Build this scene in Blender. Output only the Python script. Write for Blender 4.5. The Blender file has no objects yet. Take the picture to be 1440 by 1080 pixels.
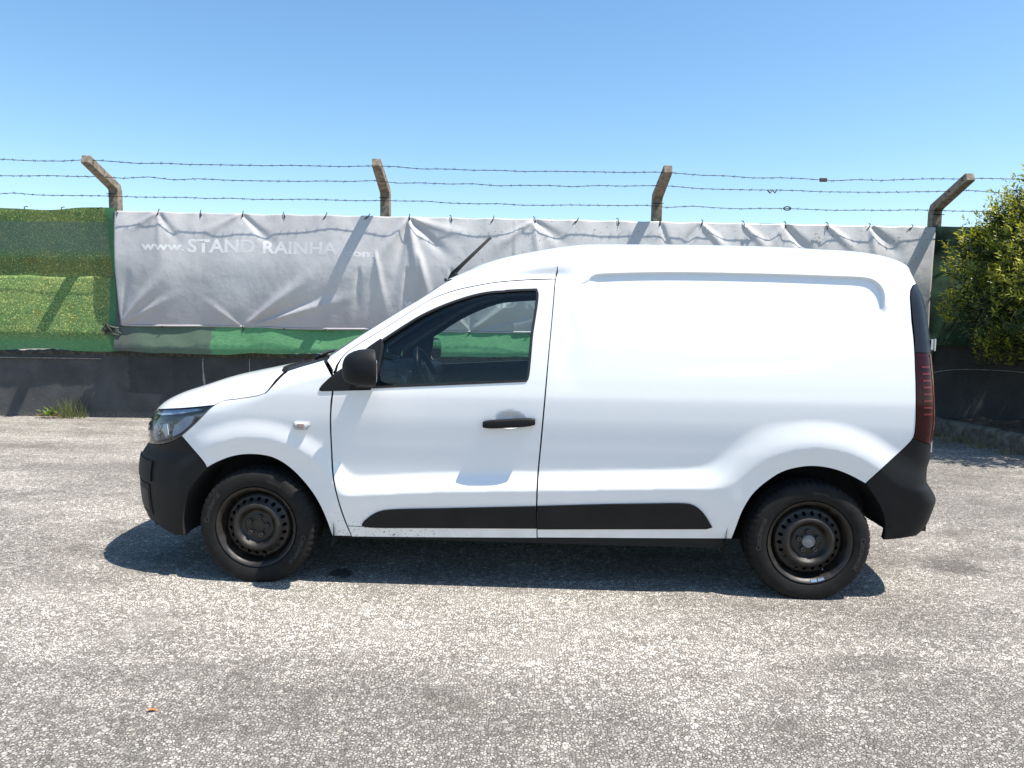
import bpy, bmesh, math, random
import numpy as np
from mathutils import Vector, Matrix
from mathutils.geometry import delaunay_2d_cdt

# ------------------------------------------------------------------ camera, sky, sun, exposure
scene = bpy.context.scene
col = scene.collection
cam_d = bpy.data.cameras.new("camera")
cam = bpy.data.objects.new("camera", cam_d)
col.objects.link(cam)
cam_d.sensor_width = 36.0
cam_d.lens = 1045.2 / 1440.0 * 36.0
cam_d.clip_start = 0.05
cam_d.clip_end = 2000.0
cam.matrix_world = (Matrix.Translation((0, 0, 1.3967)) @ Matrix.Rotation(math.pi / 2 - 0.09112, 4, 'X')
                    @ Matrix.Rotation(0.014386, 4, 'Z'))
scene.camera = cam

SUN_DIR = Vector((-0.444, 0.150, -1.0)).normalized()      # the way the light travels
world = bpy.data.worlds.new("World")
scene.world = world
world.use_nodes = True
wn = world.node_tree.nodes
wl = world.node_tree.links
bg = wn["Background"]
sky = wn.new("ShaderNodeTexSky")
sky.sky_type = 'NISHITA'
sky.sun_disc = False
sky.sun_elevation = math.asin(-SUN_DIR.z)
sky.sun_rotation = math.atan2(-SUN_DIR.x, -SUN_DIR.y)
sky.altitude = 50.0
sky.air_density = 1.0
sky.dust_density = 0.5
sky.ozone_density = 1.7
hsv = wn.new("ShaderNodeHueSaturation")
hsv.inputs["Saturation"].default_value = 1.16
hsv.inputs["Value"].default_value = 1.0
hsv.inputs["Hue"].default_value = 0.494
wl.new(sky.outputs[0], hsv.inputs["Color"])
wl.new(hsv.outputs[0], bg.inputs[0])
bg.inputs[1].default_value = 0.116
sun_d = bpy.data.lights.new("sun", 'SUN')
sun_d.energy = 5.0
sun_d.angle = math.radians(0.53)
sun_d.color = (1.0, 0.945, 0.865)
sun = bpy.data.objects.new("sun", sun_d)
col.objects.link(sun)
sun.location = (6, -2, 12)
sun.rotation_euler = SUN_DIR.to_track_quat('-Z', 'Y').to_euler()
scene.view_settings.view_transform = 'Standard'
scene.view_settings.look = 'None'
scene.view_settings.gamma = 1.0
scene.view_settings.use_curve_mapping = False
scene.view_settings.exposure = 0.86
try:
    scene.cycles.max_bounces = 10
    scene.cycles.transparent_max_bounces = 12
except Exception:
    pass

# ------------------------------------------------------------------ helpers
def tag(o, label=None, cat=None, group=None, kind=None):
    if label: o["label"] = label
    if cat: o["category"] = cat
    if group: o["group"] = group
    if kind: o["kind"] = kind
    return o

def empty(name, loc=(0, 0, 0), rz=0.0):
    o = bpy.data.objects.new(name, None)
    col.objects.link(o)
    o.location = loc
    o.rotation_euler = (0, 0, rz)
    o.empty_display_size = 0.2
    return o

def link(name, me, mat, parent=None, smooth=True):
    if mat is not None and len(me.materials) == 0:
        me.materials.append(mat)
    if smooth:
        me.polygons.foreach_set("use_smooth", [True] * len(me.polygons))
    o = bpy.data.objects.new(name, me)
    col.objects.link(o)
    if parent is not None:
        o.parent = parent
    return o

class MB:
    """collects primitives, builds ONE mesh object"""
    def __init__(s):
        s.v = []; s.f = []
    def add(s, vs, fs):
        n = len(s.v)
        s.v += [tuple(map(float, p)) for p in vs]
        s.f += [tuple(i + n for i in f) for f in fs]
        return s
    def box(s, a, b, M=None):
        x0, y0, z0 = a; x1, y1, z1 = b
        vs = [(x0,y0,z0),(x1,y0,z0),(x1,y1,z0),(x0,y1,z0),(x0,y0,z1),(x1,y0,z1),(x1,y1,z1),(x0,y1,z1)]
        if M is not None: vs = [tuple(M @ Vector(p)) for p in vs]
        return s.add(vs, [(3,2,1,0),(4,5,6,7),(0,1,5,4),(1,2,6,5),(2,3,7,6),(3,0,4,7)])
    def tube(s, pts, r, n=8, cap=True):
        pts = [Vector(p) for p in pts]
        rr = r if hasattr(r, '__len__') else [r] * len(pts)
        vs = []; fs = []
        up = None
        for i, p in enumerate(pts):
            t = (pts[min(i+1, len(pts)-1)] - pts[max(i-1, 0)]).normalized()
            if up is None:
                up = Vector((0, 0, 1)) if abs(t.z) < 0.9 else Vector((1, 0, 0))
            a = t.cross(up)
            if a.length < 1e-6: a = t.cross(Vector((0, 1, 0)))
            a.normalize(); b = a.cross(t).normalized(); up = b
            for k in range(n):
                th = 2 * math.pi * k / n
                vs.append(p + (a * math.cos(th) + b * math.sin(th)) * rr[i])
        for i in range(len(pts) - 1):
            for k in range(n):
                k2 = (k + 1) % n
                fs.append((i*n+k, i*n+k2, (i+1)*n+k2, (i+1)*n+k))
        if cap:
            fs.append(tuple(range(n))[::-1]); fs.append(tuple((len(pts)-1)*n + k for k in range(n)))
        return s.add(vs, fs)
    def lathe_y(s, prof, n=48, c=(0, 0, 0), close=False):
        """prof: list of (r, y) round the local y axis"""
        vs = []; fs = []; m = len(prof)
        for k in range(n):
            th = 2 * math.pi * k / n
            for r, y in prof:
                vs.append((c[0] + r * math.cos(th), c[1] + y, c[2] + r * math.sin(th)))
        for k in range(n):
            k2 = (k + 1) % n
            for i in range(m - 1 + (1 if close else 0)):
                j = (i + 1) % m
                fs.append((k*m+i, k*m+j, k2*m+j, k2*m+i))
        return s.add(vs, fs)
    def loft(s, rings, cap=True, closed=True):
        n = len(rings[0]); vs = [p for r in rings for p in r]; fs = []
        for i in range(len(rings) - 1):
            for k in range(n if closed else n - 1):
                k2 = (k + 1) % n
                fs.append((i*n+k, i*n+k2, (i+1)*n+k2, (i+1)*n+k))
        if cap:
            fs.append(tuple(range(n))[::-1]); fs.append(tuple((len(rings)-1)*n + k for k in range(n)))
        return s.add(vs, fs)
    def mesh(s, name):
        me = bpy.data.meshes.new(name)
        me.from_pydata(s.v, [], s.f); me.update()
        bm = bmesh.new(); bm.from_mesh(me)
        bmesh.ops.recalc_face_normals(bm, faces=bm.faces[:])
        bm.to_mesh(me); bm.free()
        return me
    def build(s, name, mat, parent=None, smooth=False, bevel=0.0, seg=2, auto=None):
        o = link(name, s.mesh(name), mat, parent, smooth)
        if bevel > 0:
            b = o.modifiers.new("bevel", 'BEVEL'); b.width = bevel; b.segments = seg; b.limit_method = 'ANGLE'
            b.angle_limit = math.radians(35); b.harden_normals = False
        if auto is not None:
            o.data.set_sharp_from_angle(angle=math.radians(auto))
        return o

def rrect(cx, cy, hx, hy, r, n=5):
    """rounded rectangle, list of 2-d points"""
    out = []
    for sx, sy, a0 in ((1, 1, 0), (-1, 1, 90), (-1, -1, 180), (1, -1, 270)):
        for k in range(n + 1):
            a = math.radians(a0 + 90 * k / n)
            out.append((cx + sx * (hx - r) + r * math.cos(a), cy + sy * (hy - r) + r * math.sin(a)))
    return out

# ------------------------------------------------------------------ materials
class NT:
    def __init__(s, name):
        s.m = bpy.data.materials.new(name); s.m.use_nodes = True
        s.t = s.m.node_tree; s.n = s.t.nodes; s.l = s.t.links
        s.b = s.n["Principled BSDF"]; s.out = s.n["Material Output"]
    def node(s, kind, **kw):
        nd = s.n.new(kind)
        for k, v in kw.items():
            if isinstance(v, bpy.types.NodeSocket): s.l.new(v, nd.inputs[k.replace('_', ' ')])
            elif k in nd.inputs.keys(): nd.inputs[k].default_value = v
            else: setattr(nd, k, v)
        return nd
    def lk(s, a, b): s.l.new(a, b)
    def coords(s, kind="Object"):
        return s.node("ShaderNodeTexCoord").outputs[kind]
    def noise(s, vec, scale, detail=4.0, rough=0.55, out=0):
        nd = s.node("ShaderNodeTexNoise"); s.lk(vec, nd.inputs["Vector"])
        nd.inputs["Scale"].default_value = scale; nd.inputs["Detail"].default_value = detail
        nd.inputs["Roughness"].default_value = rough
        return nd.outputs[out]
    def voro(s, vec, scale, feature='F1', out="Distance", rnd=1.0):
        nd = s.node("ShaderNodeTexVoronoi"); nd.feature = feature
        s.lk(vec, nd.inputs["Vector"]); nd.inputs["Scale"].default_value = scale
        nd.inputs["Randomness"].default_value = rnd
        return nd.outputs[out]
    def ramp(s, fac, stops, interp='LINEAR'):
        nd = s.node("ShaderNodeValToRGB"); s.lk(fac, nd.inputs[0])
        cr = nd.color_ramp; cr.interpolation = interp
        while len(cr.elements) < len(stops): cr.elements.new(0.5)
        for e, (p, c) in zip(cr.elements, stops):
            e.position = p; e.color = (c, c, c, 1) if not hasattr(c, '__len__') else (*c, 1)
        return nd.outputs[0]
    def math(s, op, a, b=None, clamp=False):
        nd = s.node("ShaderNodeMath"); nd.operation = op; nd.use_clamp = clamp
        for i, x in enumerate((a, b)):
            if x is None: continue
            if isinstance(x, bpy.types.NodeSocket): s.lk(x, nd.inputs[i])
            else: nd.inputs[i].default_value = x
        return nd.outputs[0]
    def mix(s, fac, a, b, mode='MIX'):
        nd = s.node("ShaderNodeMix"); nd.data_type = 'RGBA'; nd.blend_type = mode
        for sock, x in ((nd.inputs[0], fac), (nd.inputs[6], a), (nd.inputs[7], b)):
            if isinstance(x, bpy.types.NodeSocket): s.lk(x, sock)
            elif hasattr(x, '__len__'): sock.default_value = (*x, 1)
            else: sock.default_value = x
        return nd.outputs[2]
    def sep(s, vec):
        nd = s.node("ShaderNodeSeparateXYZ"); s.lk(vec, nd.inputs[0]); return nd.outputs
    def maprange(s, v, a, b, c=0.0, d=1.0, smooth=True):
        nd = s.node("ShaderNodeMapRange"); s.lk(v, nd.inputs[0])
        nd.interpolation_type = 'SMOOTHSTEP' if smooth else 'LINEAR'
        for i, x in enumerate((a, b, c, d)): nd.inputs[i + 1].default_value = x
        return nd.outputs[0]
    def mapping(s, vec, scale):
        nd = s.node("ShaderNodeMapping"); s.lk(vec, nd.inputs[0]); nd.inputs["Scale"].default_value = scale
        return nd.outputs[0]
    def bump(s, h, strength=0.3, dist=0.01, normal=None):
        nd = s.node("ShaderNodeBump"); nd.inputs["Strength"].default_value = strength
        nd.inputs["Distance"].default_value = dist; s.lk(h, nd.inputs["Height"])
        if normal is not None: s.lk(normal, nd.inputs["Normal"])
        s.lk(nd.outputs[0], s.b.inputs["Normal"]); return nd.outputs[0]
    def col(s, x):
        if isinstance(x, bpy.types.NodeSocket): s.lk(x, s.b.inputs["Base Color"])
        else: s.b.inputs["Base Color"].default_value = (*x, 1)
    def set(s, **kw):
        for k, v in kw.items():
            k = k.replace('_', ' ')
            if isinstance(v, bpy.types.NodeSocket): s.lk(v, s.b.inputs[k])
            else: s.b.inputs[k].default_value = v
        return s

def plain(name, c, rough=0.5, metal=0.0, var=0.12, scale=25.0, bump=0.0, bscale=300.0, spec=0.5):
    t = NT(name); co = t.coords()
    n = t.noise(co, scale, 5.0)
    t.col(t.mix(t.maprange(n, 0.3, 0.7), tuple(x * (1 - var) for x in c), tuple(min(1, x * (1 + var)) for x in c)))
    t.set(Roughness=rough, Metallic=metal); t.b.inputs["Specular IOR Level"].default_value = spec
    if bump > 0: t.bump(t.noise(co, bscale, 2.0), bump, 0.002)
    return t.m

def mat_paint():
    t = NT("white_paint"); co = t.coords(); x, y, z = t.sep(co)
    base = (0.80, 0.805, 0.81)
    # road dirt specks low behind the front wheel
    low = t.maprange(z, 0.24, 0.42, 1.0, 0.0)
    fx = t.math('MULTIPLY', t.maprange(x, 0.30, 0.40, 0.0, 1.0), t.maprange(x, 0.60, 1.25, 1.0, 0.0))
    sp = t.noise(t.mapping(co, (0.6, 1.0, 1.2)), 120.0, 2.0)
    m = t.math('MULTIPLY', t.math('MULTIPLY', low, fx), t.maprange(sp, 0.60, 0.68))
    film = t.math('MULTIPLY', t.maprange(z, 0.24, 0.36, 0.30, 0.0), t.maprange(t.noise(co, 9.0), 0.3, 0.7))
    c1 = t.mix(film, base, (0.42, 0.38, 0.33))
    t.col(t.mix(m, c1, (0.05, 0.042, 0.035)))
    t.set(Roughness=0.40, Coat_Weight=0.85, Coat_Roughness=0.04)
    return t.m

def mat_glass(name, tint, refl=1.0):
    t = NT(name)
    tr = t.node("ShaderNodeBsdfTransparent"); tr.inputs[0].default_value = (*tint, 1)
    gl = t.node("ShaderNodeBsdfGlossy"); gl.inputs["Roughness"].default_value = 0.01
    fr = t.node("ShaderNodeFresnel"); fr.inputs[0].default_value = 1.5
    mx = t.node("ShaderNodeMixShader")
    t.lk(t.math('MULTIPLY', fr.outputs[0], refl, True), mx.inputs[0])
    t.lk(tr.outputs[0], mx.inputs[1]); t.lk(gl.outputs[0], mx.inputs[2])
    t.lk(mx.outputs[0], t.out.inputs[0])
    return t.m

def mat_tyre():
    t = NT("tyre_rubber"); co = t.coords()
    n = t.noise(co, 14.0, 5.0)
    t.col(t.mix(t.maprange(n, 0.3, 0.75), (0.006, 0.0056, 0.0052), (0.0135, 0.0122, 0.0105)))
    t.set(Roughness=0.8); t.b.inputs['Specular IOR Level'].default_value = .3; t.bump(t.noise(co, 260.0, 2.0), 0.15, 0.002)
    return t.m

def mat_steel():
    t = NT("black_steel_rim"); co = t.coords()
    n = t.noise(co, 18.0, 6.0); n2 = t.noise(co, 70.0, 3.0)
    c = t.mix(t.maprange(n, 0.35, 0.7), (0.009, 0.0075, 0.006), (0.024, 0.0185, 0.0135))
    t.col(t.mix(t.maprange(n2, 0.62, 0.75), c, (0.035, 0.027, 0.02)))
    t.set(Roughness=t.maprange(n, 0.3, 0.7, 0.38, 0.6))
    return t.m

def mat_plastic():
    t = NT("black_plastic"); co = t.coords()
    n = t.noise(co, 5.0, 4.0)
    t.col(t.mix(t.maprange(n, 0.3, 0.7), (0.0070, 0.0074, 0.0082), (0.0115, 0.012, 0.013)))
    t.set(Roughness=0.6); t.b.inputs['Specular IOR Level'].default_value = .25; t.bump(t.noise(co, 900.0, 1.0), 0.2, 0.0006)
    return t.m

M = {}
M['paint'] = mat_paint()
M['plastic'] = mat_plastic()
M['rubber'] = plain("rubber_seal", (0.012, 0.012, 0.013), 0.55)
M['glass'] = mat_glass("tinted_side_glass", (0.80, 0.88, 0.86), 1.0)
M['screen'] = mat_glass("windscreen_glass", (0.80, 0.88, 0.86), 1.0)
M['lens'] = mat_glass("clear_lamp_lens", (0.99, 0.99, 1.0), 1.1)
M['chrome'] = plain("chrome", (0.80, 0.81, 0.83), 0.16, 1.0, 0.05)
M['alu'] = plain("bare_metal", (0.62, 0.62, 0.63), 0.32, 1.0, 0.08)
M['lampdark'] = plain("lamp_bezel", (0.26, 0.27, 0.29), 0.28, 0.5)
M['lampwhite'] = plain("lamp_diffuser", (0.75, 0.78, 0.82), 0.25)
M['tyre'] = mat_tyre()
M['letter'] = plain("tyre_lettering_rubber", (0.026, 0.0245, 0.022), 0.7)
M['steel'] = mat_steel()
M['bolt'] = plain("wheel_bolt_steel", (0.055, 0.053, 0.050), 0.5, 0.4)
M['marker'] = plain("clear_marker_plastic", (0.42, 0.43, 0.44), 0.12)
M['amber'] = plain("marker_reflector", (0.42, 0.30, 0.24), 0.2, 0.5)
M['cap'] = plain("grey_hub_cap", (0.16, 0.165, 0.17), 0.5)
M['under'] = plain("underbody", (0.012, 0.012, 0.012), 0.9)
M['liner'] = plain("wheel_arch_liner", (0.010, 0.010, 0.010), 0.9)
M['inside'] = plain("cabin_trim", (0.055, 0.061, 0.067), 0.65, bump=0.2)
M['head'] = plain("headliner", (0.24, 0.245, 0.25), 0.9)
M['seat'] = plain("seat_fabric", (0.045, 0.048, 0.052), 0.95, bump=0.3)
M['redlens'] = plain("red_lamp_lens", (0.026, 0.0025, 0.0035), 0.12, 0.0, 0.2, spec=.25)
M['redbar'] = plain("red_light_bar", (0.11, 0.006, 0.008), 0.25)
M['rededge'] = plain("red_lamp_edge", (0.055, 0.004, 0.005), 0.15)
M['lampblue'] = plain("lamp_blue_insert", (0.42, 0.52, 0.66), 0.2)
M['mirror'] = plain("mirror_glass", (0.85, 0.87, 0.88), 0.02, 1.0, 0.0)
# ------------------------------------------------------------------ the ground
def mat_asphalt():
    t = NT("worn_asphalt"); co = t.coords()
    x, y, z = t.sep(co)
    wob = t.mix(0.010, co, t.noise(co, 30.0, 3.0, out=1), 'ADD')
    ve = t.voro(wob, 84.0, 'DISTANCE_TO_EDGE'); vc = t.voro(wob, 84.0, out="Color"); vd = t.voro(wob, 84.0)
    veb = t.voro(wob, 48.0, 'DISTANCE_TO_EDGE'); vcb = t.voro(wob, 48.0, out="Color")
    ve2 = t.voro(wob, 190.0, 'DISTANCE_TO_EDGE'); vc2 = t.voro(wob, 190.0, out="Color")
    s1 = t.sep(vc)[0]; s3 = t.sep(vc)[2]; sb = t.sep(vcb)[1]; s2 = t.sep(vc2)[0]
    big = t.noise(t.mapping(co, (0.40, 1.0, 1.0)), 1.1, 5.0, 0.62)
    mid = t.noise(t.mapping(co, (0.6, 1.0, 1.0)), 6.0, 4.0, 0.6)
    # bleached lanes and an unbleached strip where cars brake, plus noise
    lane = t.math('MULTIPLY', t.maprange(y, 2.45, 3.05), t.maprange(y, 3.2, 4.3, 1.0, 0.55))
    lane = t.math('MULTIPLY', lane, t.maprange(x, 0.2, 2.6, 1.0, 0.55))
    wear = t.math('ADD', t.math('MULTIPLY', big, 0.62), t.math('ADD', t.math('MULTIPLY', mid, 0.26), t.math('MULTIPLY', lane, 0.13)))
    wear = t.maprange(wear, 0.41, 0.62)
    hue = t.mix(s3, (1.0, 0.905, 0.78), (1.0, 0.955, 0.875))
    # stones of three sizes: a few big ones, mostly mid, chips between
    isbig = t.math('MULTIPLY', t.math('GREATER_THAN', sb, 0.74), t.math('GREATER_THAN', veb, 0.16))
    br = t.mix(isbig, t.maprange(s1, 0.0, 1.0, 0.16, 0.60, smooth=False), t.maprange(sb, 0.74, 1.0, 0.36, 0.66, smooth=False))
    br = t.math('MULTIPLY', br, t.maprange(wear, 0.0, 1.0, 0.66, 1.20, smooth=False))
    stone = t.mix(1.0, hue, br, 'MULTIPLY')
    gapc = t.mix(wear, (0.042, 0.035, 0.028), (0.150, 0.133, 0.112))
    chip = t.mix(1.0, (1.0, 0.92, 0.80), t.maprange(s2, 0.0, 1.0, 0.06, 0.40, smooth=False), 'MULTIPLY')
    gapc = t.mix(0.55, gapc, chip)
    gap = t.maprange(t.math('ADD', ve, t.math('MULTIPLY', t.math('SUBTRACT', t.noise(co, 160.0, 2.0), 0.5), 0.16)), 0.05, 0.19, 1.0, 0.0)
    gap = t.math('MULTIPLY', gap, t.math('SUBTRACT', 1.0, isbig))
    c = t.mix(gap, stone, gapc)
    # fines and tar that fill the surface in places
    fill = t.math('MULTIPLY', t.maprange(t.noise(co, 2.6, 5.0, 0.65), 0.50, 0.66), 0.45)
    c = t.mix(fill, c, t.mix(wear, (0.092, 0.080, 0.065), (0.36, 0.335, 0.30)))
    # a few stains of their own shape
    def blob(cx, cy, r):
        dx = t.math('SUBTRACT', x, cx); dy = t.math('SUBTRACT', y, cy)
        d = t.math('SQRT', t.math('ADD', t.math('MULTIPLY', dx, dx), t.math('MULTIPLY', dy, dy)))
        d = t.math('ADD', d, t.math('MULTIPLY', t.math('SUBTRACT', t.noise(co, 16.0), 0.5), r * 1.6))
        return t.maprange(d, r * 0.5, r, 1.0, 0.0)
    c = t.mix(t.math('MULTIPLY', blob(-0.91, 3.90, 0.09), 0.85), c, (0.018, 0.017, 0.016))
    c = t.mix(t.math('MULTIPLY', blob(2.55, 4.15, 0.20), 0.55), c, (0.06, 0.053, 0.046))
    t.col(c)
    t.set(Roughness=0.85); t.b.inputs["Specular IOR Level"].default_value = 0.35
    h = t.math('ADD', t.maprange(ve, 0.0, 0.22), t.math('MULTIPLY', s1, 0.5))
    h = t.math('ADD', h, t.math('MULTIPLY', vd, -0.5))
    t.bump(h, 0.8, 0.005)
    return t.m

gm = MB()
xs = [-300, -40, -14, -7, 0, 7, 14, 40, 300]
ys = [-300, -40, -10, 0, 5, 9.7, 14, 40, 300]
gm.add([(x, y, 0.0) for y in ys for x in xs],
       [(j*9+i, j*9+i+1, (j+1)*9+i+1, (j+1)*9+i) for j in range(8) for i in range(8)])
tag(gm.build("ground", mat_asphalt()), kind="structure")

# ------------------------------------------------------------------ boundary wall
FY = 9.665
def mat_wall():
    t = NT("painted_render"); co = t.coords(); x, y, z = t.sep(co)
    n = t.noise(co, 2.2, 6.0, 0.65); fine = t.noise(co, 40.0, 4.0)
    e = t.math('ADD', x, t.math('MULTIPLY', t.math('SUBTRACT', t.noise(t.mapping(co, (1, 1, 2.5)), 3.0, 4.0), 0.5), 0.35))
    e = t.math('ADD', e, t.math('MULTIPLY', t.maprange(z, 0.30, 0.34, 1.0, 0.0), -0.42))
    dark = t.maprange(e, -5.02, -4.98)  # shadow of the netting on the wall, put into a darker tone
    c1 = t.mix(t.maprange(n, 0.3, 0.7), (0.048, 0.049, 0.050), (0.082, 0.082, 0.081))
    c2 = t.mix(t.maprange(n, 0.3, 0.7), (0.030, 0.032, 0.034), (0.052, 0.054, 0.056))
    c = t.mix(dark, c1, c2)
    streak = t.noise(t.mapping(co, (6.0, 1.0, 0.35)), 3.0, 5.0)
    c = t.mix(t.maprange(streak, 0.6, 0.85, 0.0, 0.4), c, (0.10, 0.10, 0.098))
    low = t.math('MULTIPLY', t.maprange(z, 0.0, 0.10, 0.75, 0.0), t.maprange(fine, 0.35, 0.6))
    c = t.mix(low, c, (0.17, 0.155, 0.135))
    t.col(c); t.set(Roughness=0.9)
    t.bump(t.math('ADD', t.math('MULTIPLY', n, 1.0), t.math('MULTIPLY', fine, 0.25)), 0.5, 0.02)
    return t.m
M['wall'] = mat_wall()
M['concrete'] = plain("rough_concrete", (0.19, 0.165, 0.13), 0.95, 0, 0.35, 18.0, 0.8, 90.0)
M['post'] = plain("weathered_concrete_post", (0.20, 0.165, 0.125), 0.9, 0, 0.35, 16.0, 0.6, 120.0)
M['rubble'] = plain("mossy_mortar", (0.060, 0.052, 0.036), 0.95, 0, 0.5, 22.0, 0.8, 80.0)
M['mortar'] = plain("crack_filler", (0.26, 0.26, 0.255), 0.9, 0, 0.25, 30.0)

rng = np.random.default_rng(7)
wall = empty("boundary_wall", (0, FY, 0))
tag(wall, "long low dark grey rendered wall behind the van, under the green netting", "wall")
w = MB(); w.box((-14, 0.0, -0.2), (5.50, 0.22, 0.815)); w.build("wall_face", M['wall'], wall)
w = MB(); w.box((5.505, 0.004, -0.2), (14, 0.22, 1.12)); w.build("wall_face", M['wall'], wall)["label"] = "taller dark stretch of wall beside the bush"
# uneven mortar bed along the top
n = 320
mb = MB(); rings = []
for i in range(n):
    x = -14 + 19.5 * i / (n - 1)
    a = 0.012 * math.sin(x * 3.1) + rng.normal(0, 0.006)
    rings.append([(x, -0.012 + rng.normal(0, .004), 0.812), (x, 0.228, 0.812), (x, 0.225, 0.872 + a), (x, -0.006 + rng.normal(0, .006), 0.866 + a + rng.normal(0, .006))])
mb.loft(rings); mb.build("mortar_bed", M['rubble'], wall, smooth=False)
# thin ledge on the left stretch and repaired cracks
mb = MB(); mb.box((-14, -0.030, 0.762), (-5.34, 0.0, 0.776)); mb.build("ledge", M['concrete'], wall, bevel=0.004)
for cx, zz in ((-4.02, 0.0), (-3.42, 0.0), (-2.72, 0.0)):
    pts = []; xx = cx
    for k in range(9):
        xx += rng.normal(0, 0.010); pts.append((xx, -0.002, 0.80 - k * 0.095))
    mb = MB(); mb.tube(pts, [0.014 + rng.normal(0, .003) if cx == -4.02 else 0.006 for _ in pts], 6)
    o = mb.build("crack_filler", M['mortar'], wall, smooth=True)
# a loose cable sagging along the taller stretch
mb = MB(); mb.tube([(5.15 + k*0.12, -0.012, 0.66 + 0.13*math.sin(min(1, k/6)*1.57) - 0.0009*max(0, k-7)**2) for k in range(22)], 0.006, 6)
mb.build("cable", M['mortar'], wall, smooth=True)

# ------------------------------------------------------------------ fence posts with cranked arms
POSTS = [-8.65, -5.15, -1.665, 1.835, 5.43, 8.95]
def fence_post(x, label, zel, ztip, lean):
    r = empty("fence_post", (x, FY + 0.10, 0))
    tag(r, label, "post", "concrete posts along the fence")
    hw = 0.062; path = [(0, 0.0, 0.80), (0, 0.0, zel - 0.05), (0, -0.03, zel + 0.01), (lean, -0.66, ztip)]
    rings = []
    for i, (px, py, pz) in enumerate(path):
        k = 0.84 if i == 3 else 1.0
        ang = 0.0 if i < 2 else (math.atan2(ztip - zel, 0.63) if i == 3 else 0.95)
        if i < 2: d = (0.0, 1.0, 0.0)
        else:
            a = math.pi/2 - ang if i == 3 else 0.6
            d = (0.0, math.cos(a), math.sin(a))
        h = hw * k
        rings.append([(px + sx*h, py + sy*h*d[1], pz + sy*h*d[2]) for sx, sy in ((-1,-1),(1,-1),(1,1),(-1,1))])
    mb = MB(); mb.loft(rings); mb.build("post_shaft", M['post'], r, bevel=0.010)
    for yy, zz in ((-0.085, zel - 0.09), (-0.36, (zel + ztip) / 2 + 0.01), (-0.60, ztip - 0.035)):
        mb = MB(); mb.tube([(lean*(-yy/.66) - 0.07, yy, zz), (lean*(-yy/.66) + 0.07, yy, zz)], 0.005, 5)
        mb.build("wire_tie", M['under'], r)
    return r
fence_post(POSTS[1], "concrete post with cranked arm above the green netting's end, leftmost post in view", 2.97, 3.20, 0.0)
fence_post(POSTS[2], "concrete post with cranked arm above the van's bonnet and windscreen", 2.97, 3.21, 0.0)
fence_post(POSTS[3], "concrete post with cranked arm above the middle of the van's roof", 2.95, 3.18, 0.0)
fence_post(POSTS[4], "concrete post with cranked arm beside the bush, rightmost post", 2.86, 3.14, 0.03)

# ------------------------------------------------------------------ barbed wire
M['wire'] = plain("rusty_wire", (0.055, 0.042, 0.035), 0.7, 0.5, 0.4, 60)
M['tagpink'] = plain("faded_tag", (0.10, 0.06, 0.055), 0.7)
def barbed(y, zl, zr, label, sags, seed):
    rr = np.random.default_rng(seed)
    root = empty("barbed_wire", (0, y, 0)); tag(root, label, "barbed wire", "barbed wire strands on the fence")
    X = np.arange(-9.0, 9.01, 0.05)
    base = zl + (zr - zl) * (X + 5.15) / 10.6
    for i in range(5):
        x0 = POSTS[i]; x1 = POSTS[i + 1]; m = (X >= x0) & (X < x1)
        t = (X[m] - x0) / (x1 - x0); base[m] -= sags[i] * 4 * t * (1 - t)
    kn = np.interp(X, np.arange(-9.2, 9.3, .31), rr.normal(0, .007, len(np.arange(-9.2, 9.3, .31))))
    base = base + kn
    mb = MB(); mb.tube([(x, 0, z) for x, z in zip(X, base)], 0.0042, 5); mb.build("wire_strand", M['wire'], root, smooth=True)
    bb = MB()
    x = -9.0
    while x < 9.0:
        z = float(np.interp(x, X, base))
        bb.tube([(x - .012, 0, z), (x + .012, 0, z)], 0.0058, 5)
        for k in range(4):
            a = rr.uniform(0, 6.28); s = 1 if k % 2 else -1
            bb.tube([(x + s*.006, 0, z), (x + s*.016, .021*math.cos(a), z + .021*math.sin(a))], [0.0028, 0.0016], 4)
        x += rr.uniform(.105, .135)
    o = bb.build("barbs", M['wire'], root); o["kind"] = "stuff"
    return root, X, base
b_low = barbed(9.665, 2.855, 2.815, "lowest strand of barbed wire, just above the banner's top edge", [.012, .012, .02, .012, .01], 3)
b_mid = barbed(9.42, 3.046, 3.020, "middle strand of barbed wire between the cranked post arms", [.01, .012, .015, .03, .01], 4)
b_top = barbed(9.17, 3.190, 3.140, "topmost strand of barbed wire at the tips of the post arms", [.01, .015, .02, .055, .01], 5)
def on_wire(b, x): return float(np.interp(x, b[1], b[2]))
mb = MB(); z = on_wire(b_top, 3.72); mb.box((3.68, -.012, z-.020), (3.77, .012, z+.026)); mb.build("cloth_scrap", M['tagpink'], b_top[0], bevel=.006)
mb = MB(); z = on_wire(b_mid, 3.22)
mb.tube([(3.14, 0, z), (3.17, -.01, z-.04), (3.20, 0, z), (3.23, -.01, z-.035), (3.26, 0, z+.01)], .010, 5); mb.build("cloth_scrap", M['rubber'], b_mid[0], smooth=True)
mb = MB(); z = on_wire(b_low, 3.48)
mb.tube([(3.48 + .045*math.cos(a), -.01, z + .022*math.sin(a)) for a in np.linspace(0, 6.28, 13)], .008, 6); mb.build("wire_ring", M['wire'], b_low[0], smooth=True)

# ------------------------------------------------------------------ netting and banner
def grid_mesh(name, X, Z, Y):
    """X,Z,Y 2-d arrays (rows z, cols x); front faces -y"""
    nz, nx = X.shape
    v = np.stack([X, Y, Z], -1).reshape(-1, 3)
    i = np.arange(nz * nx).reshape(nz, nx)
    f = np.stack([i[:-1, :-1], i[:-1, 1:], i[1:, 1:], i[1:, :-1]], -1).reshape(-1, 4)
    me = bpy.data.meshes.new(name); me.from_pydata(v.tolist(), [], f.tolist()); me.update()
    return me

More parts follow.
